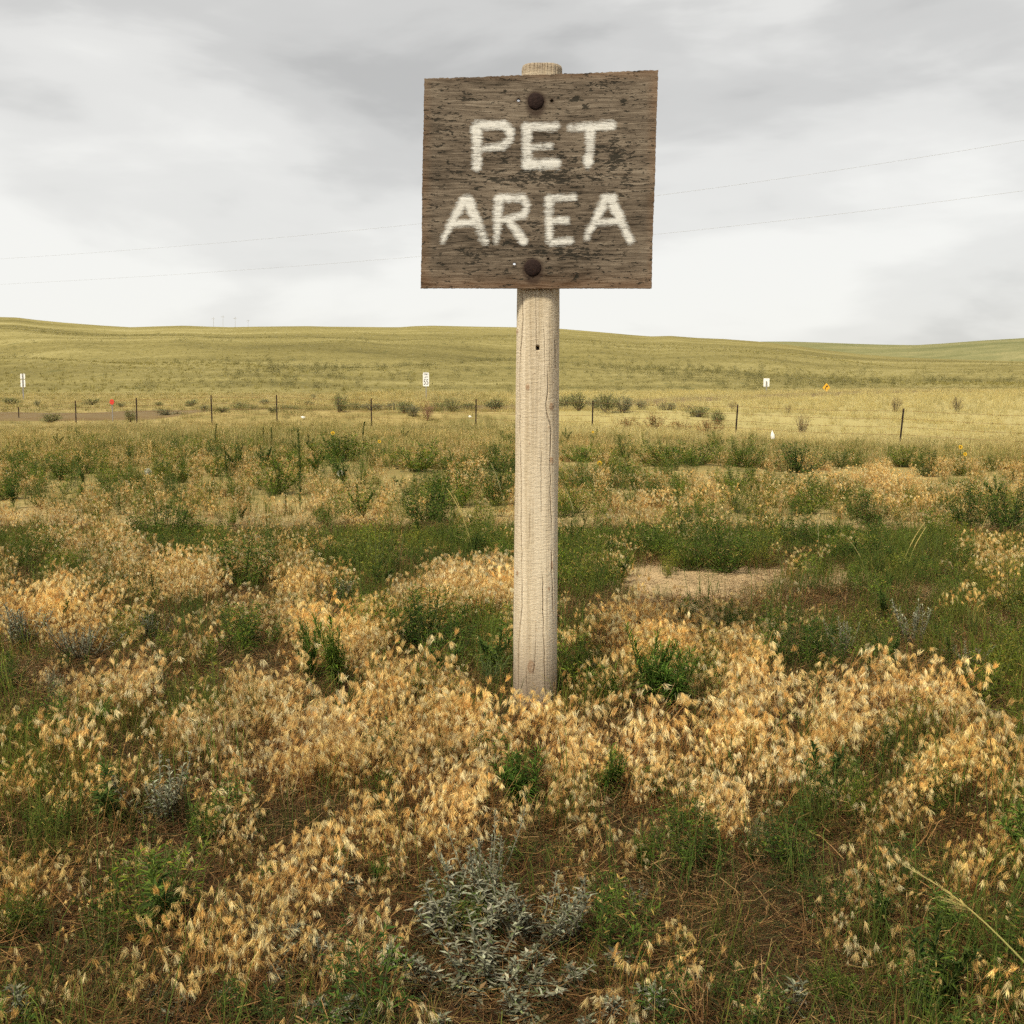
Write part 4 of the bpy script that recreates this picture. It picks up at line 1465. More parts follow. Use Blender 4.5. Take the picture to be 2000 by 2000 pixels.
PL = [
 # middle distance, left of the post
 ('bush', 667, 898, 848, 95, 'dark green bushy weed under the yellow flower left of the sign post'),
 ('bush', 815, 918, 860, 96, 'green bushy weed straight below the 55 speed limit sign'),
 ('dark', 835, 1022, 925, 100, 'large dark green weed mass beside the bent pale grass stalk'),
 ('bush', 900, 985, 905, 80, 'dark green bushy weed a little left of the post at mid height'),
 ('dark', 965, 985, 895, 60, 'dark green weed partly hidden by the left edge of the post'),
 ('dark', 975, 918, 866, 60, 'small dark green weed touching the post just below the fence line'),
 ('loose', 768, 1046, 968, 60, 'yellowish green loose weed left of the large dark weed mass'),
 ('loose', 735, 1130, 1018, 110, 'tall olive loose weed with thin stems in the middle left field'),
 ('column', 586, 992, 838, 22, 'tallest single dark stemmed weed left of the post'),
 ('column', 556, 1008, 955, 15, 'short thin weed stalk beside the tallest single dark weed'),
 ('column', 712, 870, 824, 14, 'thin upright weed just under the fence post left of the speed sign'),
 ('column', 517, 866, 833, 12, 'left one of two thin upright weeds below the fence'),
 ('column', 530, 868, 835, 12, 'right one of two thin upright weeds below the fence'),
 ('bush', 540, 962, 900, 90, 'green bushy weed to the left of the tallest single dark weed'),
 ('bush', 634, 1022, 975, 44, 'small green weed right of the tallest dark weed'),
 ('dark', 120, 934, 892, 60, 'dark green weed in the far left field above the green grass'),
 ('dark', 178, 922, 878, 46, 'dark green weed left of the white seed ball at the far left'),
 ('dark', 14, 972, 922, 60, 'dark weed cut by the left picture edge'),
 ('bush', 348, 940, 903, 42, 'small green weed right of the white seed ball at far left'),
 ('bush', 420, 928, 890, 40, 'small green weed below the fourth fence post from the left'),
 ('dark', 325, 1052, 984, 130, 'wide low dark green weed in the left middle field'),
 ('bush', 455, 1024, 984, 30, 'little green weed right of the wide low dark weed'),
 ('column', 444, 930, 870, 16, 'upright weed with dark stem left of the wide green weed'),
 ('column', 425, 880, 828, 14, 'thin dark weed spike below the fourth fence post'),
 ('dark', 473, 1150, 1042, 105, 'dark blue green bush with pale buds in the left field'),
 ('column', 300, 1180, 1122, 24, 'dark upright weed among straw left of the dark blue green bush'),
 ('dark', 48, 1116, 1055, 50, 'dim green weed near the left edge above the rusty plume grass'),
 ('dark', 490, 1272, 1182, 140, 'broad green weed with pointed tips left of the pale diagonal straw bank'),
 ('bush', 404, 1306, 1246, 56, 'low green weed below and left of the broad pointed weed'),
 ('column', 198, 1372, 1275, 26, 'dark spike weed standing before pale straw at left'),
 ('column', 312, 1346, 1280, 36, 'second dark spike weed right of the dark spike before straw'),
 ('star', 210, 1420, 1365, 60, 'star shaped green weed at the foot of the dark spike'),
 ('dark', 20, 1350, 1275, 60, 'very dark weed at the left edge below the grey sage'),
 # middle, near the post
 ('dark', 836, 1270, 1148, 150, 'large dark green bush left of the post foot'),
 ('star', 672, 1352, 1205, 75, 'dark leafy upright weed left of the large bush by the post foot'),
 ('star', 606, 1340, 1215, 60, 'dark leafy weed rising at the end of the pale straw bank'),
 ('bush', 812, 1365, 1295, 50, 'small green weed below the large bush at the post foot'),
 ('tuft', 960, 1352, 1258, 90, 'arching green grass blades just left of the post foot'),
 # right of the post, middle distance
 ('bush', 1300, 908, 860, 100, 'left green weed of the wide green row right of the post'),
 ('bush', 1362, 906, 862, 90, 'right green weed of the wide green row right of the post'),
 ('dark', 1454, 910, 857, 72, 'pointed dark green weed below the fence post right of centre'),
 ('dark', 1562, 920, 866, 100, 'wide dark green weed right of the white scrap'),
 ('dark', 1218, 890, 850, 44, 'small dark weed near the red brown weeds right of the post'),
 ('bush', 1134, 899, 873, 78, 'low green weed beside the post at fence level'),
 ('loose', 1212, 953, 897, 48, 'olive upright weed under the bright yellow flower right of the post'),
 ('loose', 1124, 1000, 943, 70, 'olive green weed touching the right side of the post'),
 ('bush', 1326, 964, 917, 34, 'narrow green weed alone among straw right of the post'),
 ('bush', 1437, 953, 908, 74, 'grey green weed below the pointed dark weed'),
 ('loose', 1438, 1000, 953, 76, 'thin straggly weed between straw patches right of centre'),
 ('bush', 1267, 1085, 1025, 80, 'green weed at the left end of the bare soil patch'),
 ('dark', 1352, 1112, 1015, 70, 'left dark green weed behind the bare soil patch'),
 ('dark', 1415, 1116, 1010, 85, 'tallest dark green weed behind the bare soil patch'),
 ('loose', 1490, 1106, 1035, 80, 'loose green weed at the right end behind the bare soil'),
 ('column', 1333, 1025, 960, 16, 'thin dark spike weed above the bare soil patch'),
 ('column', 1368, 1090, 1030, 16, 'dark spike weed in front of the bushes behind the bare soil'),
 ('bush', 1365, 1006, 968, 26, 'small round green weed above the bare soil patch'),
 ('loose', 1150, 1148, 1045, 105, 'tangled green weeds against the right side of the post'),
 # right side
 ('dark', 1641, 912, 880, 36, 'small dark round weed left of the leaning fence post foot'),
 ('bush', 1674, 908, 878, 34, 'small grey green weed left of the leaning fence post'),
 ('bush', 1770, 910, 873, 66, 'low green weed just below the leaning rightmost fence post'),
 ('dark', 1812, 928, 878, 52, 'grey dark weed with spiky tops right of the leaning fence post'),
 ('dark', 1938, 918, 888, 30, 'small dark weed below the pair of yellow flowers'),
 ('bush', 1872, 926, 903, 40, 'small grey weed left below the pair of yellow flowers'),
 ('dark', 1888, 1030, 945, 80, 'left half of the big dark bush at the right edge'),
 ('dark', 1965, 1035, 940, 100, 'right half of the big dark bush at the right edge'),
 ('dark', 1695, 1022, 958, 76, 'dark green weed behind the pale grass spikes at right'),
 ('dark', 1558, 1072, 985, 64, 'dark brownish weed with bare twigs at its foot right of centre'),
 ('bush', 1583, 1000, 953, 74, 'light green weed above the dark brownish weed'),
 ('bush', 1638, 1096, 1040, 36, 'green weed left of the pale grass spikes'),
 ('loose', 1815, 1108, 1038, 44, 'green weed right of the pair of leaning pale spikes'),
 ('bush', 1870, 1112, 1040, 46, 'small dark green weed below the big bush at the right edge'),
 ('loose', 1968, 1200, 1090, 90, 'green weed cut by the right picture edge'),
 ('tuft', 1900, 1245, 1165, 60, 'upright blue green grass tuft near the right edge'),
 ('dark', 1535, 1300, 1180, 90, 'blue green bush mixed with sage right of the straw plumes'),
 ('dark', 1600, 1310, 1190, 80, 'green bush behind the sage stalks on the right'),
 ('star', 1262, 1380, 1232, 90, 'bright green leafy weed with narrow leaves right of the post foot'),
 ('star', 1325, 1390, 1258, 70, 'second leafy green weed right of the bright one by the post'),
 ('star', 1195, 1385, 1300, 60, 'low leafy weed between the post foot and the bright green weed'),
 ('column', 1671, 1385, 1282, 34, 'dark green spike weed between pale straw plumes at right'),
 ('column', 1620, 1372, 1325, 22, 'short dark spike weed left of the dark spike at right'),
 ('bush', 1922, 1376, 1300, 90, 'dim green weed near the right edge below the grass tuft'),
 ('column', 1852, 1308, 1245, 26, 'small dark spike near the blue green grass tuft'),
 # foreground
 ('star', 1036, 1580, 1462, 85, 'bright green leafy weed in front of the sign post'),
 ('star', 1180, 1566, 1462, 66, 'pointed bright green weed right of the leafy weed before the post'),
 ('star', 1270, 1570, 1500, 60, 'low dark leafy weed in front of the straw bank right of centre'),
 ('column', 1104, 1615, 1566, 26, 'tiny green spike between the bright weeds and the sage'),
 ('dark', 1350, 1705, 1545, 115, 'dark feathery bush on the bare foreground soil right of centre'),
 ('star', 1267, 1710, 1628, 40, 'small light green weed left of the dark feathery bush'),
 ('pale', 1475, 1655, 1588, 80, 'pale grey green grass tuft right of the dark feathery bush'),
 ('dark', 1600, 1615, 1500, 80, 'dark green weed below the straw bank at right'),
 ('bush', 1668, 1610, 1505, 60, 'green weed with pale flecks right of the dark weed at right'),
 ('column', 1697, 1525, 1410, 36, 'tall green spike weed above the foreground at right'),
 ('bush', 408, 1650, 1560, 60, 'dark green weed beside the silvery sage at left'),
 ('bush', 260, 1840, 1770, 50, 'small green weed under the pale plumes at lower left'),
 ('bush', 663, 1715, 1640, 50, 'dark green weed left of centre in the foreground'),
 ('star', 742, 1742, 1680, 36, 'small blue green weed between dry twigs in the foreground'),
 ('bush', 1640, 1960, 1880, 90, 'dim green weed low at the bottom right'),
 ('bush', 1730, 1910, 1865, 60, 'small dim green weed above the bottom right corner'),
 ('dark', 1960, 1990, 1880, 90, 'very dark weed in the bottom right corner'),
 ('dark', 40, 1840, 1730, 80, 'dark low weed at the left edge of the foreground'),
 # sage
 ('sage', 318, 1612, 1478, 125, 'silvery sage plant standing alone in the left foreground'),
 ('sage', 45, 1268, 1172, 100, 'grey sage cut by the left edge at mid height'),
 ('sage', 165, 1292, 1210, 110, 'wide grey sage patch at left below the rusty plumes'),
 ('sage', 295, 1256, 1190, 52, 'small grey sage right of the wide grey patch'),
 ('sage', 104, 1376, 1296, 40, 'narrow grey sage beside the left dark spike'),
 ('sage', 950, 1780, 1600, 120, 'tallest silver sage in the foreground cluster below the post'),
 ('sage', 1040, 1860, 1700, 210, 'right silver sage of the foreground cluster below the post'),
 ('sage', 875, 1850, 1725, 200, 'left silver sage of the foreground cluster below the post'),
 ('sage', 950, 1930, 1810, 210, 'lowest silver sage of the foreground cluster below the post'),
 ('sage', 1118, 1850, 1740, 120, 'silver sage with broad bright leaves right of the cluster'),
 ('sage', 1242, 1790, 1712, 40, 'slim silver sage on the bare soil right of the cluster'),
 ('sage', 522, 1850, 1770, 60, 'leaning pale sage sprig in the lower left foreground'),
 ('sage', 1785, 1268, 1165, 60, 'grey sage stalks at right below the pale grass spikes'),
 ('sage', 1648, 1290, 1200, 60, 'grey sage between the green bush and the spikes at right'),
 ('sage', 1895, 1305, 1255, 50, 'low grey sage near the right edge'),
 ('sage', 660, 1180, 1130, 50, 'small pale sage between straw patches left of the large bush'),
 # pale grass stalks
 ('twig', 330, 1480, 1430, 40, 'small dry branched weed beside the round straw puff'),
 ('twig', 1370, 2040, 1830, 130, 'bare orange brown branched stalk at the bottom right of centre'),
 ('twig', 1500, 2010, 1900, 120, 'low bare branching stalk at the bottom right'),
 ('twig', 800, 1740, 1640, 80, 'thin forked dry stalk left of the silver sage cluster'),
 ('twig', 720, 1930, 1820, 110, 'dry brown forked stalk at the bottom left of centre'),
 ('twig', 560, 1590, 1480, 90, 'thin pale forked stalk in the left foreground litter'),
 ('twig', 1520, 1420, 1330, 80, 'bare brown twigs behind the straw bank at right'),
 ('twig', 780, 1108, 1030, 60, 'pale forked twig at the foot of the olive weed'),
 # shrubs by the fence
]
SPR = [(312, 1968, 1928), (338, 2000, 1950), (448, 1975, 1930), (556, 1890, 1812), (616, 1915, 1824), (672, 1745, 1702), (770, 1895, 1826), (822, 1945, 1880),
       (690, 1985, 1935), (610, 2000, 1940), (668, 2010, 1960), (912, 1965, 1922), (1046, 1905, 1850), (1070, 1975, 1905), (1010, 1990, 1925), (1120, 1935, 1875), (1185, 2000, 1930),
       (1225, 1985, 1925), (1280, 2000, 1915), (1030, 2020, 1975), (1150, 2030, 1975), (55, 2010, 1900), (560, 1940, 1885), (740, 2020, 1975), (860, 2020, 1970), (1215, 1900, 1860), (1540, 1990, 1905)]
FENCE_SHRUBS = [
 ('gshrub', 692, 814, 798, 44, 63, 'grey green sagebrush between the pale shrub and the speed sign post'),
 ('shrub', 752, 806, 790, 36, 70, 'olive sagebrush behind and right of the fence post left of the speed sign'),
 ('gshrub', 855, 808, 786, 40, 68, 'olive sagebrush behind the bare reddish shrub'),
 ('gshrub', 915, 804, 786, 40, 70, 'olive sagebrush behind the fence post nearest the sign post'),
 ('gshrub', 968, 800, 778, 46, 72, 'olive sagebrush against the left side of the sign post'),
 ('gshrub', 1105, 790, 772, 40, 74, 'highest grey green sagebrush right of the sign post'),
 ('shrub', 1165, 796, 776, 44, 70, 'dark sagebrush behind the fence post right of the sign post'),
 ('shrub', 1300, 812, 794, 40, 60, 'low olive sagebrush above the rusty weeds'),
 ('gshrub', 1365, 822, 800, 50, 57, 'olive brush left of the fence post right of centre'),
 ('gshrub', 470, 806, 790, 40, 70, 'low olive brush between the fourth and fifth fence posts'),
 ('gshrub', 375, 797, 784, 36, 78, 'far low brush behind the fourth fence post'),
 ('gshrub', 180, 797, 785, 40, 80, 'far low brush left of the red marker'),
 ('gshrub', 20, 800, 786, 50, 80, 'far low brush beyond the road at the left edge'),
 ('gshrub', 662, 823, 788, 34, 58, 'grey green sagebrush left of the fence post below the speed sign'),
 ('shrub', 727, 815, 800, 50, 60, 'low dark sagebrush directly behind the fence post'),
 ('shrub', 774, 810, 788, 40, 64, 'dark sagebrush left of the bare reddish shrub'),
 ('gshrub', 790, 822, 800, 36, 58, 'pale round sagebrush left of the bare reddish shrub'),
 ('bare', 835, 826, 786, 42, 56, 'bare reddish brown shrub below the speed limit sign'),
 ('shrub', 808, 824, 800, 34, 57, 'dark brown sagebrush at the foot of the bare shrub'),
 ('gshrub', 882, 818, 792, 38, 60, 'bright green shrub right of the bare reddish shrub'),
 ('gshrub', 1080, 800, 776, 30, 66, 'sagebrush right behind the post at fence height'),
 ('gshrub', 1130, 812, 776, 44, 60, 'left grey green sagebrush of the row behind the fence right of the post'),
 ('gshrub', 1185, 816, 778, 60, 58, 'middle grey green sagebrush of the row behind the fence right of the post'),
 ('shrub', 1215, 818, 782, 40, 58, 'right grey green sagebrush of the row behind the fence'),
 ('shrub', 1253, 805, 783, 24, 62, 'small dark sagebrush alone behind the fence in yellow grass'),
 ('tan', 1340, 800, 788, 36, 64, 'low brown shrub in the yellow grass'),
 ('tan', 1566, 838, 808, 20, 48, 'brown spiky weed before the yellow meadow at the wire fence'),
 ('gshrub', 1400, 826, 800, 30, 55, 'thin grey shrub left of the fence post right of centre'),
 ('gshrub', 100, 829, 812, 50, 56, 'grey sagebrush in front of the road at far left'),
 ('gshrub', 254, 823, 800, 28, 56, 'blue green sagebrush left of the third fence post'),
 ('shrub', 335, 813, 800, 60, 62, 'wide dark sagebrush between the third and fourth fence posts'),
 ('gshrub', 310, 796, 788, 24, 78, 'small dark shrub above the wide sagebrush at left'),
 ('gshrub', 436, 823, 813, 34, 58, 'low blue green sagebrush right of the fourth fence post'),
 ('shrub', 400, 812, 796, 26, 63, 'brown sagebrush beside the fourth fence post'),
 ('shrub', 495, 812, 800, 26, 64, 'small dark shrub left of the fifth fence post'),
 ('gshrub', 532, 822, 812, 26, 58, 'low green sagebrush at the foot of the fifth fence post'),
 ('shrub', 565, 808, 796, 50, 64, 'wide brown sagebrush right of the fifth fence post'),
 ('shrub', 604, 790, 782, 22, 80, 'small olive shrub on the slope above the grey sagebrush'),
 ('shrub', 612, 776, 769, 16, 95, 'tiny dark shrub below the hill left of the speed sign'),
 ('shrub', 516, 788, 778, 22, 82, 'small shrub behind the top of the fifth fence post'),
 ('shrub', 74, 805, 792, 12, 75, 'small round dark shrub beyond the road at far left'),
 ('shrub', 237, 800, 790, 14, 75, 'small dark shrub right of the red marker'),
 ('tan', 1430, 790, 783, 18, 72, 'small tan shrub in yellow grass left of the white road sign'),
 ('tan', 1750, 782, 774, 16, 72, 'small tan shrub in the yellow meadow above the leaning post'),
 ('tan', 1870, 784, 773, 10, 72, 'narrow tan shrub in the yellow meadow at far right'),
 ('tan', 1540, 802, 790, 16, 60, 'small tan shrub in the yellow meadow above the wire fence'),
]
RUSTY = [(1275, 852, 815, 100, 46, 'left red brown weed patch by the fence right of the post'), (1225, 845, 818, 66, 47, 'small red brown weed nearest the post by the fence'),
         (1385, 852, 818, 84, 44, 'right red brown weed patch beside the fence post'), (1330, 850, 823, 70, 45, 'middle red brown weed between the two larger rusty patches')]
for (_k, _u, _vb, _vt, _w, _d, _l) in FENCE_SHRUBS:
    BOXES.append((_u, _vt, _vb, _w, _d))
for (_u, _vb, _vt, _w, _d, _l) in RUSTY:
    BOXES.append((_u, _vt, _vb, _w, _d))
for (_k, _u, _vb, _vt, _w, _l) in PL:
    BOXES.append((_u, _vt, _vb - .1 * (_vb - _vt), _w * 1.0, hit(_u, _vb + 3)[1]))
for (_u, _vb, _vt) in SPR:
    BOXES.append((_u, _vt, _vb, 44, hit(_u, _vb + 6)[1]))

# --- brome tufts, near and middle distance
cheat_T = [t_cheat(14), t_cheat(12, .2, .36), t_cheat(16, .14, .28), t_cheat(10, .18, .32, .7), t_cheat(18, .15, .30, 1.2, .06), t_cheat(9, .12, .24, 1.0, .04),
           t_cheat(13, .2, .34, .8), t_cheat(20, .16, .30, 1.0, .075), t_stems(), t_stems(10)]
x1, y1 = field(31000, 1.35, 9.0, 1.9)
x2, y2 = field(40000, 9.0, 40.0, 1.7)
x, y = np.concatenate([x1, x2]), np.concatenate([y1, y2])
zg = ground(x, y)
u, v, dep = project(x, y, zg + .15)
ub, vb, _ = project(x, y, zg + .02)
pc, pb, pg = patch(P_CHEAT, u, v), np.maximum(patch(P_BARE, ub, vb), .9 * patch(P_BARE, u, v)), patch(P_GREEN, u, v)
clump = smooth(.42, .60, fbm(x * 4.2 + 11, y * 4.2 + 3, 141, 2))
nz = fbm(x * 1.3 + 40, y * 1.3, 91, 3)
prob = np.where(y < 9, (.13 + .17 * (v > 1500) + .36 * smooth(.46, .66, nz) + 1.7 * np.minimum(pc, 1.2) - .35 * pg) * (.20 + .80 * clump),
                .26 + .75 * smooth(.42, .56, nz) + .45 * pc - .10 * pg)
prob = prob * np.where(v > 1570, 1.0, 1.0) * np.where((v > 1500) & (v <= 1570), .8, 1.0)
prob = prob * (1 - pb) * np.where(y > 9, 1 - .85 * smooth(23, 36, y + 2 * (x < 0) - 3 * (x > 4)), 1.0)
keep = (rng.random(len(x)) < prob * shade_of_plants(x, y, u, v, .04)) & clear_of_post(x, y)
pts, r, n = finish(x, y, keep, .14, .9)
pcs = patch(P_CHEAT, *project(pts[:, 0], pts[:, 1], pts[:, 2] + .15)[:2])
sc = (.34 + .46 * rng.random(n) ** 1.3) * np.where(pts[:, 1] > 9, 1.15, 1.0) * (.85 + .25 * np.minimum(pcs, 1))
foot = (np.abs(pts[:, 0] - XT[1]) < .17) & (pts[:, 1] < YP) & (pts[:, 1] > 2.9)
sc = np.where(foot, sc * .9, sc) * np.where(pts[:, 1] < 3.2, .82, 1.0)
tint = rng.normal(-.05, .14, n) + .46 * np.clip(pcs - .35, 0, .8)
scatter('dry_brome_grass', cheat_T, pts, r, sc, rng.integers(0, len(cheat_T), n), tint, M_cheat,
        'straw coloured dry grass with drooping plumes all over the field', 'grass')

# --- brown thatch on the soil
th_T = [t_thatch() for _ in range(4)]
x, y = field(6000, 1.2, 9.5, 1.6)
u, v, _ = project(x, y, ground(x, y))
keep = (rng.random(len(x)) < np.where(patch(P_BARE, u, v) > .35, .18, .9)) & clear_of_post(x, y)
pts, r, n = finish(x, y, keep, .04)
scatter('matted_thatch', th_T, pts, r, rng.uniform(.7, 1.3, n), rng.integers(0, 4, n), rng.normal(-.05, .16, n), M_thatch,
        'brown matted dead grass lying on the ground in the foreground', 'thatch')

# --- green grass blades
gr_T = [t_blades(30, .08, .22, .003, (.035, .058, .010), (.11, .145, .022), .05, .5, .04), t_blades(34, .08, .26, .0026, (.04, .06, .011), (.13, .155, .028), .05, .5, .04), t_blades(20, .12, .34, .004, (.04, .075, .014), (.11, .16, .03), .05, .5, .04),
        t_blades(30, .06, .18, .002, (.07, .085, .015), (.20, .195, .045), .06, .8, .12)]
x1, y1 = field(15000, 1.3, 9.0, 1.9)
x2, y2 = field(12000, 9.0, 34.0, 1.8)
x, y = np.concatenate([x1, x2]), np.concatenate([y1, y2])
zg = ground(x, y)
u, v, dep = project(x, y, zg + .15)
ub, vb, _ = project(x, y, zg + .02)
nz = fbm(x * .9 + 7, y * .9 + 3, 97, 3)
prob = np.where(y < 9, .22, .13) + np.where(y < 9, .5, .36) * smooth(.43, .62, nz) + np.where(y < 9, .7, .5) * patch(P_GREEN, u, v) - .25 * patch(P_CHEAT, u, v)
prob = prob * (1 - .9 * np.maximum(patch(P_BARE, ub, vb), patch(P_BARE, u, v)))
keep = (rng.random(len(x)) < prob * shade_of_plants(x, y, u, v, .25)) & clear_of_post(x, y)
pts, r, n = finish(x, y, keep, .12)
sc = rng.uniform(.45, .9, n) * np.where(pts[:, 1] > 9, 1.2, .9)
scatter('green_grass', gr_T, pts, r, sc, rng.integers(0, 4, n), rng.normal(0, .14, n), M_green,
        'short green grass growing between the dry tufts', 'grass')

# --- small leafy weeds between the larger ones
def merged(a, b):
    m = MB()
    m.add(a.v, a.f, [tuple(q) for q in a.c])
    m.add(b.v, b.f, [tuple(q) for q in b.c])
    return m


lw_T = [merged(*t_bush(13, 30, .7, .13, .022)), merged(*t_bush(12, 28, .7, .12, .02, (.085, .11, .012), (.19, .195, .03))), merged(*t_bush(14, 30, .7, .13, .02, (.028, .06, .009), (.065, .115, .016))),
        merged(*t_column(60, .3, .04, branches=3))]
x1, y1 = field(10500, 1.45, 9.0, 1.8)
x2, y2 = field(11000, 9.0, 36.0, 1.8)
x, y = np.concatenate([x1, x2]), np.concatenate([y1, y2])
zg = ground(x, y)
u, v, _ = project(x, y, zg + .08)
thin_far = 1 - .6 * smooth(21, 28, y)
nz = fbm(x * .55 + 17, y * .4 + 5, 131, 4)
prob = .10 + .16 * (y < 9) + (.80 - .68 * smooth(16, 25, y)) * smooth(.50, .62, nz) + .55 * patch(P_GREEN, u, v) * (1 - smooth(22, 30, y)) - .42 * patch(P_CHEAT, u, v) - .9 * patch(P_BARE, u, v)
keep = (rng.random(len(x)) < prob * thin_far * np.where(y < 9, .50, .58) * shade_of_plants(x, y, u, v, .4)) & clear_of_post(x, y)
pts, r, n = finish(x, y, keep, .15)
sc = (.055 + .15 * rng.random(n) ** 1.6) * np.where(pts[:, 1] > 9, 1.75, 1.0) * np.where(pts[:, 1] > 20, 1.2, 1.0)
scatter('low_green_weeds', lw_T, pts, r, sc, np.where(pts[:, 1] < 3.6, rng.choice([0, 2, 3], n, p=[.12, .8, .08]), rng.choice(4, n, p=[.32, .30, .28, .1])), rng.normal(0, .15, n), M_weed,
        'low leafy green weeds mixed through the dry grass', 'weeds')

# --- meadow grass round the fence and beyond it
md_T = [t_blades(26, .25, .55, .010, (.46, .385, .16), (.64, .545, .255), .14, .45, .0), t_blades(22, .25, .60, .010, (.42, .36, .14), (.60, .515, .23), .14, .5, .0),
        t_blades(20, .2, .5, .010, (.115, .115, .035), (.29, .265, .085), .15, .5, .1), t_blades(22, .2, .45, .009, (.20, .17, .055), (.44, .36, .14), .15, .5, .1)]
x1, y1 = field(17000, 17.0, 46.0, 1.7, .08)
x2, y2 = field(24000, 44.0, 124.0, 1.5, .08)
x, y = np.concatenate([x1, x2]), np.concatenate([y1, y2])
t_ = x / y
zg = ground(x, y)
nz = fbm(x * .16, y * .16, 103, 3)
RCx, RCy = np.array([p[0] for p in RC]), np.array([p[1] for p in RC])
dy = y - np.interp(x, RCx, RCy)
onroad = (np.abs(dy) < 4.2) & (x < -15) | (np.abs(dy) < 3.9) & (x > 45)
u, v, _ = project(x, y, zg + .2)
prob = np.where(y < 46, (.08 + .62 * smooth(20, 30, y)) * (.5 + nz), .5 + .5 * nz)
keep = (rng.random(len(x)) < prob * np.where(y < 42, shade_of_plants(x, y, u, v, .3), 1)) & ~onroad & ~((y < 60) & (x < -16) & (y > 47) & (rng.random(len(x)) < .55))
pts, r, n = finish(x, y, keep, .1)
rk = smooth(-.04, .08, pts[:, 0] / pts[:, 1]) * smooth(28, 45, pts[:, 1]) + .45 * smooth(66, 85, pts[:, 1])
q = rng.random(n)
nzp = fbm(pts[:, 0] * .25, pts[:, 1] * .1, 117, 3)
pick = np.where(q < .04 + .92 * rk, rng.integers(0, 2, n), np.where(nzp + .25 * (rng.random(n) - .5) > .5, 3, 2))
sc = rng.uniform(.55, 1.0, n) * np.where(pts[:, 1] > 70, 1.1, .85) * np.where(pts[:, 0] < -16, .7, 1.0)
scatter('meadow_grass', md_T, pts, r, sc, pick, rng.normal(0, .09, n), M_field,
        'pale yellow meadow grass along and beyond the wire fence', 'grass')

# --- tufts and low brush over the hillside
hl_T = [t_blades(14, .5, 1.0, .10, (.22, .188, .055), (.32, .272, .085), .6, .6, .0), t_blades(12, .4, .9, .10, (.16, .138, .042), (.24, .205, .065), .6, .6, .0)]
bt = t_sagebrush(260, (.11, .105, .04), (.17, .16, .06))[1]
x, y = field(16000, 126, 560, 1.05, .05)
nz = fbm(x * .03, y * .012, 107, 3)
isb = rng.random(len(x)) < .13 * (1.2 - smooth(126, 420, y)) * smooth(.35, .62, fbm(x * .035 + 9, y * .02, 109, 3)) * 2
n = len(x)
pts = np.stack([x, y, hill_z(x, y) - .05], -1)
r = np.zeros((n, 3))
r[:, 2] = rng.uniform(-3, 3, n)
pick = np.where(isb, 2, np.where(nz > .5, 0, 1))
sc = np.where(isb, rng.uniform(.7, 1.8, n), rng.uniform(.25, .5, n))
scatter('hillside_brush', hl_T + [bt], pts, r, sc, pick, rng.normal(0, .12, n), M_shrub,
        'rough grass and dark low brush dotted over the hillside', 'brush')

# ------------------------------------------------------------------ plants one can tell apart
def lib(ms, ml, sname, lname, smat, lmat):
    return (ms.mesh(sname, smat), ml.mesh(lname, lmat) if ml is not None else None)


BUSH = [lib(*t_bush(30, 52, .75, .105, .016, upright=.9), 'weed_stems', 'weed_leaves', M_weed, M_weed) for _ in range(3)]
BUSH_D = [lib(*t_bush(34, 54, .85, .10, .015, (.028, .062, .007), (.080, .135, .015)), 'weed_stems', 'weed_leaves', M_weed, M_weed) for _ in range(2)]
LOOSE = [lib(*t_bush(24, 40, .6, .095, .012, (.085, .115, .014), (.18, .20, .030), upright=.9), 'weed_stems', 'weed_leaves', M_weed, M_weed) for _ in range(2)]
COLUMN = [lib(*t_column(), 'weed_stem', 'weed_leaves', M_weed, M_weed), lib(*t_column(170, .13, .016, lean=.03), 'weed_stem', 'weed_leaves', M_weed, M_weed)]
STAR = [lib(*t_column(95, .38, .024, (.04, .088, .010), (.095, .165, .022), .05, 9), 'weed_stem', 'weed_leaves', M_weed, M_weed),
        lib(*t_column(85, .36, .024, (.045, .092, .010), (.11, .18, .025), .05, 8), 'weed_stem', 'weed_leaves', M_weed, M_weed)]
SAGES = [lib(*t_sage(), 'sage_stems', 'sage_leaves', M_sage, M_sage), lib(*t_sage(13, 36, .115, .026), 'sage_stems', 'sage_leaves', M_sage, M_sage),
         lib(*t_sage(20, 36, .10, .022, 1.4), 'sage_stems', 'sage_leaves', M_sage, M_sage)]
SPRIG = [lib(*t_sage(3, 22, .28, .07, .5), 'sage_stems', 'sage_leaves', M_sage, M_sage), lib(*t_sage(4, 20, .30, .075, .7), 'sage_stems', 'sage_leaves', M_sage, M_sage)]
STALK = [lib(*t_stalk(), 'stalk_stem', 'seed_head', M_green, M_green), lib(*t_stalk(lean=.15, plume=.5), 'stalk_stem', 'seed_head', M_green, M_green)]
TUFT = [lib(*(t_blades(60, .5, 1.0, .014, (.05, .085, .03), (.13, .17, .065), .09, .7, .05), None), 'blades', '', M_green, None)]
PALETUFT = [lib(*(t_blades(70, .5, 1.0, .016, (.10, .13, .06), (.26, .29, .17), .12, .9, .05), None), 'blades', '', M_green, None)]
SHRUB = [lib(*t_sagebrush(), 'branches', 'foliage', M_shrub, M_shrub) for _ in range(2)]
SHRUB_G = [lib(*t_sagebrush(1400, (.145, .155, .054), (.24, .24, .095)), 'branches', 'foliage', M_shrub, M_shrub)]
TANS = [lib(*t_sagebrush(900, (.26, .20, .085), (.36, .29, .13)), 'branches', 'foliage', M_shrub, M_shrub)]
RUSTB = [lib(*t_bush(26, 40, .9, .09, .02, (.22, .10, .035), (.34, .17, .06)), 'weed_stems', 'seed_heads', M_shrub, M_shrub)]
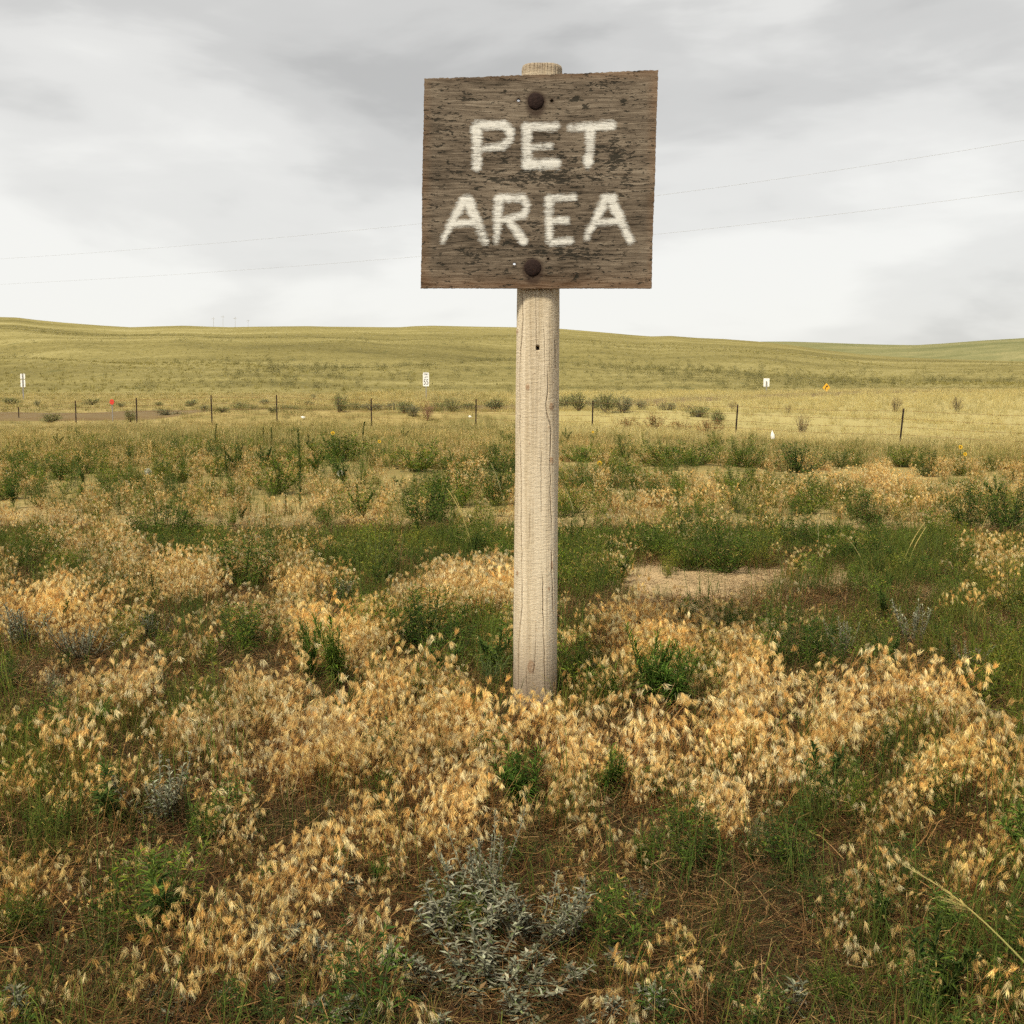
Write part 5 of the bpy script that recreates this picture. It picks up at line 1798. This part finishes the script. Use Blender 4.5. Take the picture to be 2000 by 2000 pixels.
BARE = [lib(*(t_twigs(14, (.20, .10, .06), (.30, .17, .11), 12, .8, .008), None), 'branches', '', M_shrub, None)]
TWIG = [lib(*(t_twigs(3, (.30, .19, .085), (.46, .31, .15), 4, .6, .008), None), 'branches', '', M_thatch, None)]
KINDS_ = {'bush': (BUSH, 'bushy_weed', 'weed', ('stem', 'foliage'), 1.0), 'dark': (BUSH_D, 'bushy_weed', 'weed', ('stem', 'foliage'), 1.0),
          'loose': (LOOSE, 'loose_weed', 'weed', ('stem', 'foliage'), .9), 'column': (COLUMN, 'upright_weed', 'weed', ('stem', 'foliage'), .30),
          'star': (STAR, 'leafy_weed', 'weed', ('stem', 'foliage'), .6), 'sage': (SAGES, 'white_sage', 'sage', ('stem', 'foliage'), .85),
          'sprig': (SPRIG, 'sage_sprig', 'sage', ('stem', 'foliage'), .6), 'stalk': (STALK, 'grass_stalk', 'grass stalk', ('stem', 'seed_head'), None),
          'tuft': (TUFT, 'grass_tuft', 'grass tuft', ('blade_cluster', None), .9), 'pale': (PALETUFT, 'grass_tuft', 'grass tuft', ('blade_cluster', None), .9),
          'shrub': (SHRUB, 'sagebrush', 'shrub', ('branch', 'foliage'), 1.0), 'gshrub': (SHRUB_G, 'sagebrush', 'shrub', ('branch', 'foliage'), 1.0),
          'tan': (TANS, 'dry_shrub', 'shrub', ('branch', 'foliage'), 1.0),
          'rust': (RUSTB, 'rusty_weed', 'weed', ('stem', 'seed_head'), 1.0), 'bare': (BARE, 'bare_shrub', 'shrub', ('branch', None), 1.0),
          'twig': (TWIG, 'dry_weed', 'dry weed', ('branch', None), .7)}
# natural width of each template in its own units (height 1 unless shrub)
WID = {'bush': 1.0, 'dark': 1.0, 'loose': 1.0, 'column': .26, 'star': .85, 'sage': .85, 'sprig': .5, 'tuft': .9, 'pale': 1.1, 'rust': 1.0, 'bare': 1.1, 'twig': .8, 'shrub': 1.05, 'gshrub': 1.05, 'tan': 1.05}
HGT = {'shrub': .62, 'gshrub': .62, 'tan': .62}
counter = {}


def plant(kind, u, vbase, vtop, width, label, group=None, lean=0.0, depth=None):
    libs, name, cat, pn, _ = KINDS_[kind]
    k = counter.get(kind, 0)
    counter[kind] = k + 1
    sm, lm = libs[k % len(libs)]
    if depth is None:
        p = hit(u, vbase)
    else:
        p = at(u, vbase, depth)
        p[2] = float(ground(p[0], p[1]))
    _, _, dep = project(p[0], p[1], p[2])
    h = (vbase - vtop) * float(dep) / FPX
    if kind in ('bush', 'dark', 'loose'):
        h, width = h * 1.08, width * 1.08
    if depth is not None:
        h = max(h, float(at(u, vtop, depth)[2] - p[2]))
    o = empty(name, tuple(p), random.uniform(0, 6.28))
    if kind == 'stalk':
        o.rotation_euler = (0, 0, 0 if lean >= 0 else math.pi)
        sx = sy = sz = h
        k2 = abs(lean) / .3 if k % 2 == 0 else abs(lean) / .15
        sx = h * max(.25, k2)
    else:
        w = 1.15 * (width * float(dep) / FPX) / WID[kind]
        sz = h / HGT.get(kind, 1.0)
        sx = sy = w
        lo_, hi_ = .45 * sz, 2.2 * sz
        sx = sy = min(max(w, lo_), hi_)
        if kind in HGT:
            sx = sy = max(w, (.5 if kind == 'tan' else .8) * sz)
    o.scale = (sx * random.uniform(.9, 1.1), sy * random.uniform(.9, 1.1), sz)
    if kind != 'stalk':
        o.rotation_euler[0], o.rotation_euler[1] = random.gauss(0, .09), random.gauss(.03, .09)
    link(pn[0], sm, o)
    if lm is not None:
        link(pn[1], lm, o)
    tag(o, label, cat, group)
    return o


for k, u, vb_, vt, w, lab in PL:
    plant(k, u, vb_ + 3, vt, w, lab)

for k, u, vb_, vt, w, dpt, lab in FENCE_SHRUBS:
    plant(k, u, vb_, vt, w, lab, depth=dpt)
for (u, vb_, vt, w, dpt, lab) in RUSTY:
    plant('rust', u, vb_, vt, w, lab, depth=dpt)

# pale grass stalks, each leaning as in the photograph
STALKS = [(924, 1100, 955, 876, 'bent pale green grass stalk left of the post'), (918, 1096, 968, 890, 'second pale grass stalk beside the bent one left of the post'),
                                 (1690, 1130, 1045, 1649, 'left leaning pale spike of the right field'), (1758, 1140, 1020, 1800, 'left of two parallel pale spikes leaning right'),
                                 (1768, 1140, 1028, 1804, 'right of two parallel pale spikes leaning right'), (1908, 1082, 1008, 1924, 'pale spike leaning against the big dark bush at right'),
                                 (1938, 1128, 1066, 1933, 'short pale spike near the right edge'), (1599, 1105, 1010, 1594, 'straight pale spike beside the dark brownish weed'),
                                 (1679, 992, 908, 1677, 'straight pale spike highest in the right field'), (1722, 1048, 995, 1724, 'small pale spike between the right field weeds'),
                                 (1632, 1150, 1112, 1619, 'short white tipped spike before the bare soil at right'), (947, 990, 942, 941, 'thin pale stalk left of the post above the bent one'),
                                 (1126, 1050, 952, 1105, 'thin pale stalk leaning toward the right side of the post'), (1150, 1062, 1000, 1200, 'long pale stalk leaning away from the post'),
                                 (1766, 1545, 1450, 1800, 'straight white grass stalk in the right foreground'), (985, 1010, 905, 960, 'tall thin stalk crossing the weed at the left edge of the post')]
for (u, vb_, vt, top_u, lab) in STALKS:
    p = hit(u, vb_)
    _, _, dep = project(p[0], p[1], p[2])
    h = (vb_ - vt) * float(dep) / FPX
    s1_, s2_ = t_stalk(lean=(top_u - u) / (vb_ - vt), plume=random.uniform(.38, .52))
    o = empty('grass_stalk', tuple(p))
    o.scale = (h, h, h)
    link('stem', s1_.mesh('stem', M_green), o)
    link('seed_head', s2_.mesh('seed_head', M_green), o)
    tag(o, lab, 'grass stalk')

# small look-alike sage sprigs at the front
for (u, vb_, vt) in SPR:
    plant('sprig', u, vb_ + 6, vt, 50, 'small silver leaved sage sprig among the dark litter at the very front', 'sage sprigs at the front')

# ------------------------------------------------------------------ the long stalk lying across the lower right corner
def lying_stalk():
    a, b = hit(2030, 1985), None
    m1, m2 = MB(), MB()
    p0 = at(2025, 1905, 1.86)
    p1 = at(1763, 1689, 2.25)
    pts = [p0 + (p1 - p0) * t + np.array([0, 0, .02 * math.sin(math.pi * t)]) for t in np.linspace(0, 1, 10)]
    g0 = np.array([p0[0] + .06, p0[1] - .05, float(ground(p0[0] + .06, p0[1] - .05)) - .01])
    pts = [g0, g0 * .4 + p0 * .6] + pts
    m1.tube(pts, .0018, .0009, (.28, .30, .08), (.50, .44, .20), 5)
    d = unit(p1 - p0)
    for q in range(60):
        t = .45 + .55 * q / 60
        p = p0 + (p1 - p0) * t + np.array([0, 0, .02 * math.sin(math.pi * t)])
        sd = d + np.array([random.gauss(0, .10), random.gauss(0, .1), random.gauss(.02, .12)])
        m2.leaf(p, sd, np.array([random.gauss(0, 1), random.gauss(0, 1), 1]), .020, .0016, rc((.40, .36, .13)), rc((.50, .43, .20)))
    for q in range(16):
        t = .55
        p = p0 + (p1 - p0) * t + np.array([0, 0, .02])
        sd = unit(np.array([-1, .55, .10])) + np.array([random.gauss(0, .12), random.gauss(0, .12), random.gauss(0, .12)])
        m2.leaf(p - d * .003 * q, sd, np.array([0, 0, 1]), random.uniform(.025, .055), .0016, rc((.38, .34, .12)), rc((.55, .48, .24)))
    o = empty('fallen_grass_stalk', tuple(g0))
    for nm, m in (('stem', m1), ('seed_head', m2)):
        me = m.mesh(nm, M_green)
        me.transform(Matrix.Translation(-Vector(g0)))
        link(nm, me, o)
    tag(o, 'long yellow green grass stalk slanting across the lower right corner', 'grass stalk')


lying_stalk()

# ------------------------------------------------------------------ flowers and seed balls
def flower(u, v, depth, px, label, nod=.3):
    c = at(u, v, depth)
    r = px * .5 * depth / FPX
    b = np.array([c[0] + .02, c[1] + .03, float(ground(c[0], c[1])) - .02])
    o = empty('wild_sunflower', tuple(b))
    c = c - b
    m = MB()
    m.tube([np.zeros(3), c * .5 + np.array([.01, 0, 0]), c + np.array([0, .02, -.01])], .007, .004, (.07, .10, .03), (.10, .14, .04), 5)
    link('stem', m.mesh('stem', M_weed), o)
    n = unit(np.array([.1, -1, nod]))
    s = unit(np.cross(n, np.array([0, 0, 1.0])))
    w = np.cross(s, n)
    for k in range(3):
        m = MB()
        t = .3 + .2 * k
        a = k * 2.2
        m.leaf(c * t, np.array([math.cos(a), math.sin(a), .3]), np.array([0, 0, 1.0]), .10, .05, (.06, .10, .03), (.09, .13, .04), bend=.4, fold=.1)
        link('leaf', m.mesh('leaf', M_weed), o)
    for k in range(13):
        m = MB()
        q = 2 * math.pi * k / 13
        d = s * math.cos(q) + w * math.sin(q)
        m.leaf(c + d * r * .28, d + n * .15, n, r * .78, r * .36, (.80, .47, .02), (.85, .58, .03), bend=.1, fold=.05)
        link('petal', m.mesh('petal', M_petal), o)
    m = MB()
    V, F = [], []
    for k, (rr, h) in enumerate(((r * .36, 0), (r * .33, r * .12), (r * .2, r * .18), (r * .05, r * .19))):
        for j in range(10):
            q = 2 * math.pi * j / 10
            V.append(c + (s * math.cos(q) + w * math.sin(q)) * rr + n * h)
        if k:
            for j in range(10):
                F.append(((k - 1) * 10 + j, (k - 1) * 10 + (j + 1) % 10, k * 10 + (j + 1) % 10, k * 10 + j))
    m.add(V, F, (.10, .045, .015))
    link('disc', m.mesh('disc', M_petal, True), o)
    tag(o, label, 'flower')


flower(1171, 905, 17.5, 11, 'brightest yellow wild sunflower just right of the post')
flower(1876, 873, 22.0, 9, 'upper yellow sunflower with dark disc of the pair at far right')
flower(1885, 887, 20.5, 8, 'lower yellow sunflower of the pair at far right')
flower(650, 846, 27.0, 8, 'yellow sunflower above the dark bushy weed left of the post')
flower(741, 862, 24.0, 7, 'small yellow sunflower below the fence post left of the speed sign')
flower(1158, 844, 28.0, 5, 'tiny yellow sunflower under the fence post right of the post')


def seed_ball(u, v, depth, px, label):
    c = at(u, v, depth)
    r = px * .5 * depth / FPX
    b = np.array([c[0], c[1], float(ground(c[0], c[1])) - .02])
    o = empty('seed_ball_plant', tuple(b))
    c = c - b
    m = MB()
    m.tube([np.zeros(3), c * .6 + np.array([.008, 0, 0]), c], .004, .003, (.12, .14, .06), (.2, .2, .1), 5)
    link('stem', m.mesh('stem', M_weed), o)
    m = MB()
    for k in range(170):
        z = 1 - 2 * (k + .5) / 170
        a = k * 2.39996
        d = np.array([math.sqrt(1 - z * z) * math.cos(a), math.sqrt(1 - z * z) * math.sin(a), z])
        m.ribbon([c + d * r * .1, c + d * r * .8], .0012, .0012, (.55, .52, .42), (.7, .68, .58))
        for q in range(5):
            e = unit(d + np.array([random.gauss(0, .55), random.gauss(0, .55), random.gauss(0, .55)]))
            m.ribbon([c + d * r * .75, c + d * r * .75 + e * r * .3], .0028, .0014, (.72, .70, .60), (.78, .76, .66))
    link('seed_head', m.mesh('seed_head', M_petal), o)
    tag(o, label, 'seed head')


seed_ball(289, 922, 14.5, 15, 'white round seed ball among straw at the far left')
seed_ball(665, 925, 15.0, 13, 'white round seed ball left of the large dark weed mass')

# ------------------------------------------------------------------ wire fence
FP = [(36, 60, 795, 0), (147, 55, 782, 0), (266, 52, 777, 0), (412, 52, 772, 1), (540, 53, 771, 0), (725, 53, 778, 0), (930, 51, 779, -1), (1158, 48, 783, -1), (1441, 43, 790, -4), (1765, 38, 798, -7)]
fence = empty('wire_fence', (0, 50, float(ground(0, 50))))
fl = Vector(fence.location)
tops = []


def tpost(top, lean):
    """steel tee post: stem, flange and studs"""
    b = np.array([top[0] + lean, top[1], float(ground(top[0], top[1])) - .25])
    m = MB()
    H = top[2] - b[2]

    def pt(q, t):
        return b + (top - b) * t + np.array(q)
    for (x0, y0, x1, y1) in ((-.028, -.004, .028, .004), (-.005, .004, .005, .042)):
        V = []
        for t in (0, 1):
            V += [pt((x0, y0, 0), t), pt((x1, y0, 0), t), pt((x1, y1, 0), t), pt((x0, y1, 0), t)]
        m.add(V, [(0, 3, 2, 1), (4, 5, 6, 7), (0, 1, 5, 4), (1, 2, 6, 5), (2, 3, 7, 6), (3, 0, 4, 7)], (.03, .02, .015))
    for t in np.linspace(.25, .97, 22):
        p = pt((0, -.004, 0), t)
        m.box(p - np.array([.010, .010, .010]), p + np.array([.010, 0, .010]), (.03, .02, .015))
    me = m.mesh('post', M_tpost)
    me.transform(Matrix.Translation(-fl))
    link('post', me, fence)


ext = [(-120, 66, 800, 0)] + FP + [(2190, 33.5, 810, -6)]
for (u, Y, vt, le) in ext:
    top = at(u, vt, Y)
    tops.append(top)
    tpost(top, le * Y / FPX)
for k, off in enumerate((.07, .33, .59, .84)):
    m = MB()
    path = []
    for i in range(len(tops) - 1):
        a, b = tops[i] - np.array([0, .012, off]), tops[i + 1] - np.array([0, .012, off])
        for t in np.linspace(0, 1, 9)[:-1]:
            path.append(a + (b - a) * t - np.array([0, 0, .05 * math.sin(math.pi * t)]))
    m.tube(path, .0042, .0042, (.2, .1, .05), None, 4)
    for i in range(0, len(path) - 1):
        L = np.linalg.norm(path[i + 1] - path[i])
        for t in (.2, .5, .8):
            p = path[i] + (path[i + 1] - path[i]) * t
            m.tube([p + np.array([-.012, 0, .018]), p + np.array([.012, 0, -.018])], .0035, .0035, (.2, .1, .05), None, 3)
    me = m.mesh('wire', M_wire)
    me.transform(Matrix.Translation(-fl))
    link('wire', me, fence)
tag(fence, 'barbed wire fence with thin dark steel posts across the field', 'fence')

# ------------------------------------------------------------------ road signs
def poly_prism(m, pts, y0, y1, c):
    """outline in x,z extruded along y"""
    n = len(pts)
    V = [(p[0], y0, p[1]) for p in pts] + [(p[0], y1, p[1]) for p in pts]
    F = [tuple(range(n)), tuple(range(2 * n - 1, n - 1, -1))] + [(i, i + n, (i + 1) % n + n, (i + 1) % n) for i in range(n)]
    m.add(V, F, c)


def rrect(x0, z0, x1, z1, r):
    P = []
    for cx, cz, a0 in ((x1 - r, z1 - r, 0), (x0 + r, z1 - r, 90), (x0 + r, z0 + r, 180), (x1 - r, z0 + r, 270)):
        for k in range(4):
            q = math.radians(a0 + 30 * k)
            P.append((cx + r * math.cos(q), cz + r * math.sin(q)))
    return P


def road_sign_base(name, u, vref, depth, label, cat='road sign', rz=0.0):
    c = at(u, vref, depth)
    gz = float(ground(c[0], c[1])) if depth < 124 else float(hill_z(c[0], c[1]))
    o = empty(name, (c[0], c[1], gz), rz)
    tag(o, label, cat)
    return o, c[2] - gz


def text_mesh(body, size, mat, name):
    cu = bpy.data.curves.new(name, 'FONT')
    cu.body = body
    cu.size = size
    cu.align_x = 'CENTER'
    cu.align_y = 'CENTER'
    cu.extrude = .002
    ob = bpy.data.objects.new(name, cu)
    col.objects.link(ob)
    dg = bpy.context.evaluated_depsgraph_get()
    me = bpy.data.meshes.new_from_object(ob.evaluated_get(dg))
    bpy.data.objects.remove(ob)
    bpy.data.curves.remove(cu)
    me.materials.clear()
    me.materials.append(mat)
    me.transform(Matrix.Rotation(math.pi / 2, 4, 'X'))
    return me


k = 95 / FPX
o, zc_ = road_sign_base('speed_limit_sign', 832, 741, 95, 'white SPEED LIMIT 55 sign beyond the fence left of the post')
w2, h2 = 6.0 * k * 1.0, 13.3 * k
m = MB()
m.box((-.035, .004, -.3), (.035, .06, zc_ + h2 * .9), (.2, .2, .2))
link('post', m.mesh('post', M_galv), o)
m = MB()
poly_prism(m, rrect(-w2, zc_ - h2, w2, zc_ + h2, .05), -.006, .003, (.8, .8, .8))
pn = link('panel', m.mesh('panel', M_white), o)
for body, size, dz, sxx in (('SPEED', .19, .72, .68), ('LIMIT', .19, .30, .72), ('55', .62, -.42, .66)):
    me = text_mesh(body, size, M_black, 'lettering')
    me.transform(Matrix.Diagonal((sxx, 1, 1, 1)))
    me.transform(Matrix.Translation((0, -.010, zc_ + dz * h2)))
    link('lettering', me, pn)

# back of a double sign at the far left
k = 100 / FPX
o, zc_ = road_sign_base('double_road_sign', 44.5, 741, 100, 'pair of pale stacked sign panels seen from behind at far left')
for (za, zb_) in ((756, 741.5), (740, 730)):
    z0, z1 = zc_ + (741 - za) * k, zc_ + (741 - zb_) * k
    m = MB()
    poly_prism(m, rrect(-4.6 * k, z0, 4.6 * k, z1, .04), -.002, .004, (.8, .8, .8))
    link('panel', m.mesh('panel', M_white), o)
m = MB()
m.box((-.05, -.05, -.3), (.05, -.0025, zc_ + 11 * k), (.2, .2, .2))
link('post', m.mesh('post', M_galv), o)

# back of a single white sign on the right
k = 118 / FPX
o, zc_ = road_sign_base('white_road_sign', 1497, 747, 118, 'small white sign panel on a grey post right of centre')
m = MB()
poly_prism(m, rrect(-5.8 * k, zc_ - 8 * k, 5.8 * k, zc_ + 8 * k, .05), -.002, .004, (.8, .8, .8))
link('panel', m.mesh('panel', M_white), o)
m = MB()
m.box((-.06, -.06, -.3), (.06, -.0025, zc_ + 2.5 * k), (.2, .2, .2))
link('post', m.mesh('post', M_galv), o)

# yellow curve warning
k = 112 / FPX
o, zc_ = road_sign_base('curve_warning_sign', 1614, 757, 112, 'yellow diamond warning sign with black right curve arrow')
m = MB()
R_ = 8.3 * k
poly_prism(m, [(R_ * .9, zc_), (R_ * .08, zc_ + R_), (-R_ * .08, zc_ + R_), (-R_ * .9, zc_), (-R_ * .08, zc_ - R_), (R_ * .08, zc_ - R_)][::1], -.006, .003, (.7, .4, .03))
pn = link('panel', m.mesh('panel', M_yellow), o)
m = MB()
s_ = R_ / 8.0
poly_prism(m, [(-2.9 * s_, zc_ - 3.9 * s_), (-1.2 * s_, zc_ - 3.9 * s_), (-1.1 * s_, zc_ - 1.2 * s_), (-.2 * s_, zc_ + .3 * s_), (1.0 * s_, zc_ + 1.2 * s_), (1.9 * s_, zc_ + .2 * s_), (3.2 * s_, zc_ + 4.0 * s_),
               (-.9 * s_, zc_ + 3.6 * s_), (0 * s_, zc_ + 2.6 * s_), (-1.4 * s_, zc_ + 1.2 * s_), (-2.7 * s_, zc_ - .9 * s_)], -.010, -.007, (.02, .02, .02))
link('arrow', m.mesh('arrow', M_black), pn)
m = MB()
m.box((-.035, .004, -.3), (.035, .06, zc_ + R_ * .7), (.2, .2, .2))
link('post', m.mesh('post', M_galv), o)

# red marker by the road
k = 56.5 / FPX
o, zc_ = road_sign_base('red_marker', 218.5, 785, 56.5, 'small red marker panel on a grey post beside the road at left', 'marker')
m = MB()
q = [(4.7 * k * math.cos(math.radians(22.5 + 45 * i)), zc_ + 5.4 * k * math.sin(math.radians(22.5 + 45 * i))) for i in range(8)]
poly_prism(m, q, -.004, .003, (.6, .05, .03))
link('panel', m.mesh('panel', M_red), o)
m = MB()
m.box((-.022, .004, -.3), (.022, .045, zc_ + 2 * k), (.2, .2, .2))
link('post', m.mesh('post', M_galv), o)

# ------------------------------------------------------------------ scraps of litter
def scrap(u, v, depth, wpx, hpx, label, pointed):
    c = at(u, v, depth)
    k = depth / FPX
    w, h = wpx * k, hpx * k
    m = MB()
    prof = [(.42, 0), (.5, .18), (.5, .38), (.38, .55), (.22, .75), (.07, .92), (.02, 1.0)] if pointed else [(.4, 0), (.5, .4), (.42, .8), (.15, 1.0)]
    V, F = [], []
    n = 10
    for i, (r_, t) in enumerate(prof):
        for j in range(n):
            q = 2 * math.pi * j / n
            rr = r_ * w * (1 + .16 * math.sin(3 * q + i) + random.uniform(-.06, .06))
            V.append((rr * math.cos(q) - .12 * w * t, rr * math.sin(q) * .55, h * t))
        if i:
            for j in range(n):
                F.append(((i - 1) * n + j, (i - 1) * n + (j + 1) % n, i * n + (j + 1) % n, i * n + j))
    F.append(tuple(range(n))[::-1])
    F.append(tuple((len(prof) - 1) * n + j for j in range(n)))
    m.add(V, F, (.8, .8, .75))
    o = link('litter_scrap', m.mesh('litter_scrap', M_litter))
    o.location = (c[0], c[1], c[2])
    tag(o, label, 'litter')


scrap(1509, 857, 32, 8, 17, 'white pointed scrap standing in the grass right of the fence post', True)
scrap(592, 817, 56, 9, 4, 'tiny white scrap on the ground right of the fifth fence post', False)
scrap(918, 815, 54, 6, 3.5, 'tiny white scrap just left of a fence post left of the post', False)

# ------------------------------------------------------------------ overhead wires and far poles
def cable(pa, pb, via, label):
    """a hanging wire through four sighted points"""
    pts = [at(*p) for p in via]
    pts = [np.array(p) for p in pts]
    m = MB()
    ts = np.linspace(0, 1, 60)
    uu = np.array([p[0] for p in via])
    vv = np.array([p[1] for p in via])
    co = np.polyfit(uu, vv, 2)
    path = []
    u0, u1 = -260, 2260
    for t in ts:
        u_ = u0 + (u1 - u0) * t
        d = ray(u_, float(np.polyval(co, u_)))
        # vertical plane of the line: from far left to near right
        A, B = np.array([-75., 150.]), np.array([42., 70.])
        n2 = np.array([B[1] - A[1], -(B[0] - A[0])])
        kk = (n2 @ A) / (n2 @ d[:2])
        path.append(np.array([0, 0, EYE]) + d * kk)
    m.tube(path, .0065, .0065, (.1, .1, .1), None, 4)
    o = link('overhead_wire', m.mesh('overhead_wire', M_cable))
    tag(o, label, 'wire')


cable(None, None, [(0, 505, 100), (820, 440, 90), (1290, 378, 80), (2000, 275, 70)], 'upper overhead wire crossing the sky behind the sign')
cable(None, None, [(0, 555, 100), (820, 503, 90), (1285, 455, 80), (2000, 373, 70)], 'lower overhead wire crossing the sky behind the sign')

for (u, vt, vb_, lab) in [(417, 620, 640, 'first far pole from the left on the ridge'), (435.5, 616, 641, 'second and tallest far pole on the ridge'),
                          (459.5, 619, 641, 'third far pole from the left on the ridge'), (484.5, 624, 640, 'fourth far pole from the left on the ridge')]:
    Y = 690.0
    b, t_p = at(u, vb_ + 4, Y), at(u, vt, Y)
    m = MB()
    m.tube([np.zeros(3), t_p - b], .09, .07, (.2, .2, .2), None, 6, True)
    o = empty('utility_pole', tuple(b))
    link('shaft', m.mesh('shaft', M_polewood), o)
    m = MB()
    m.box((-.9, -.08, t_p[2] - b[2] - .9), (.9, .08, t_p[2] - b[2] - .72), (.2, .2, .2))
    link('crossarm', m.mesh('crossarm', M_polewood), o)
    tag(o, lab, 'pole', 'far poles on the ridge')
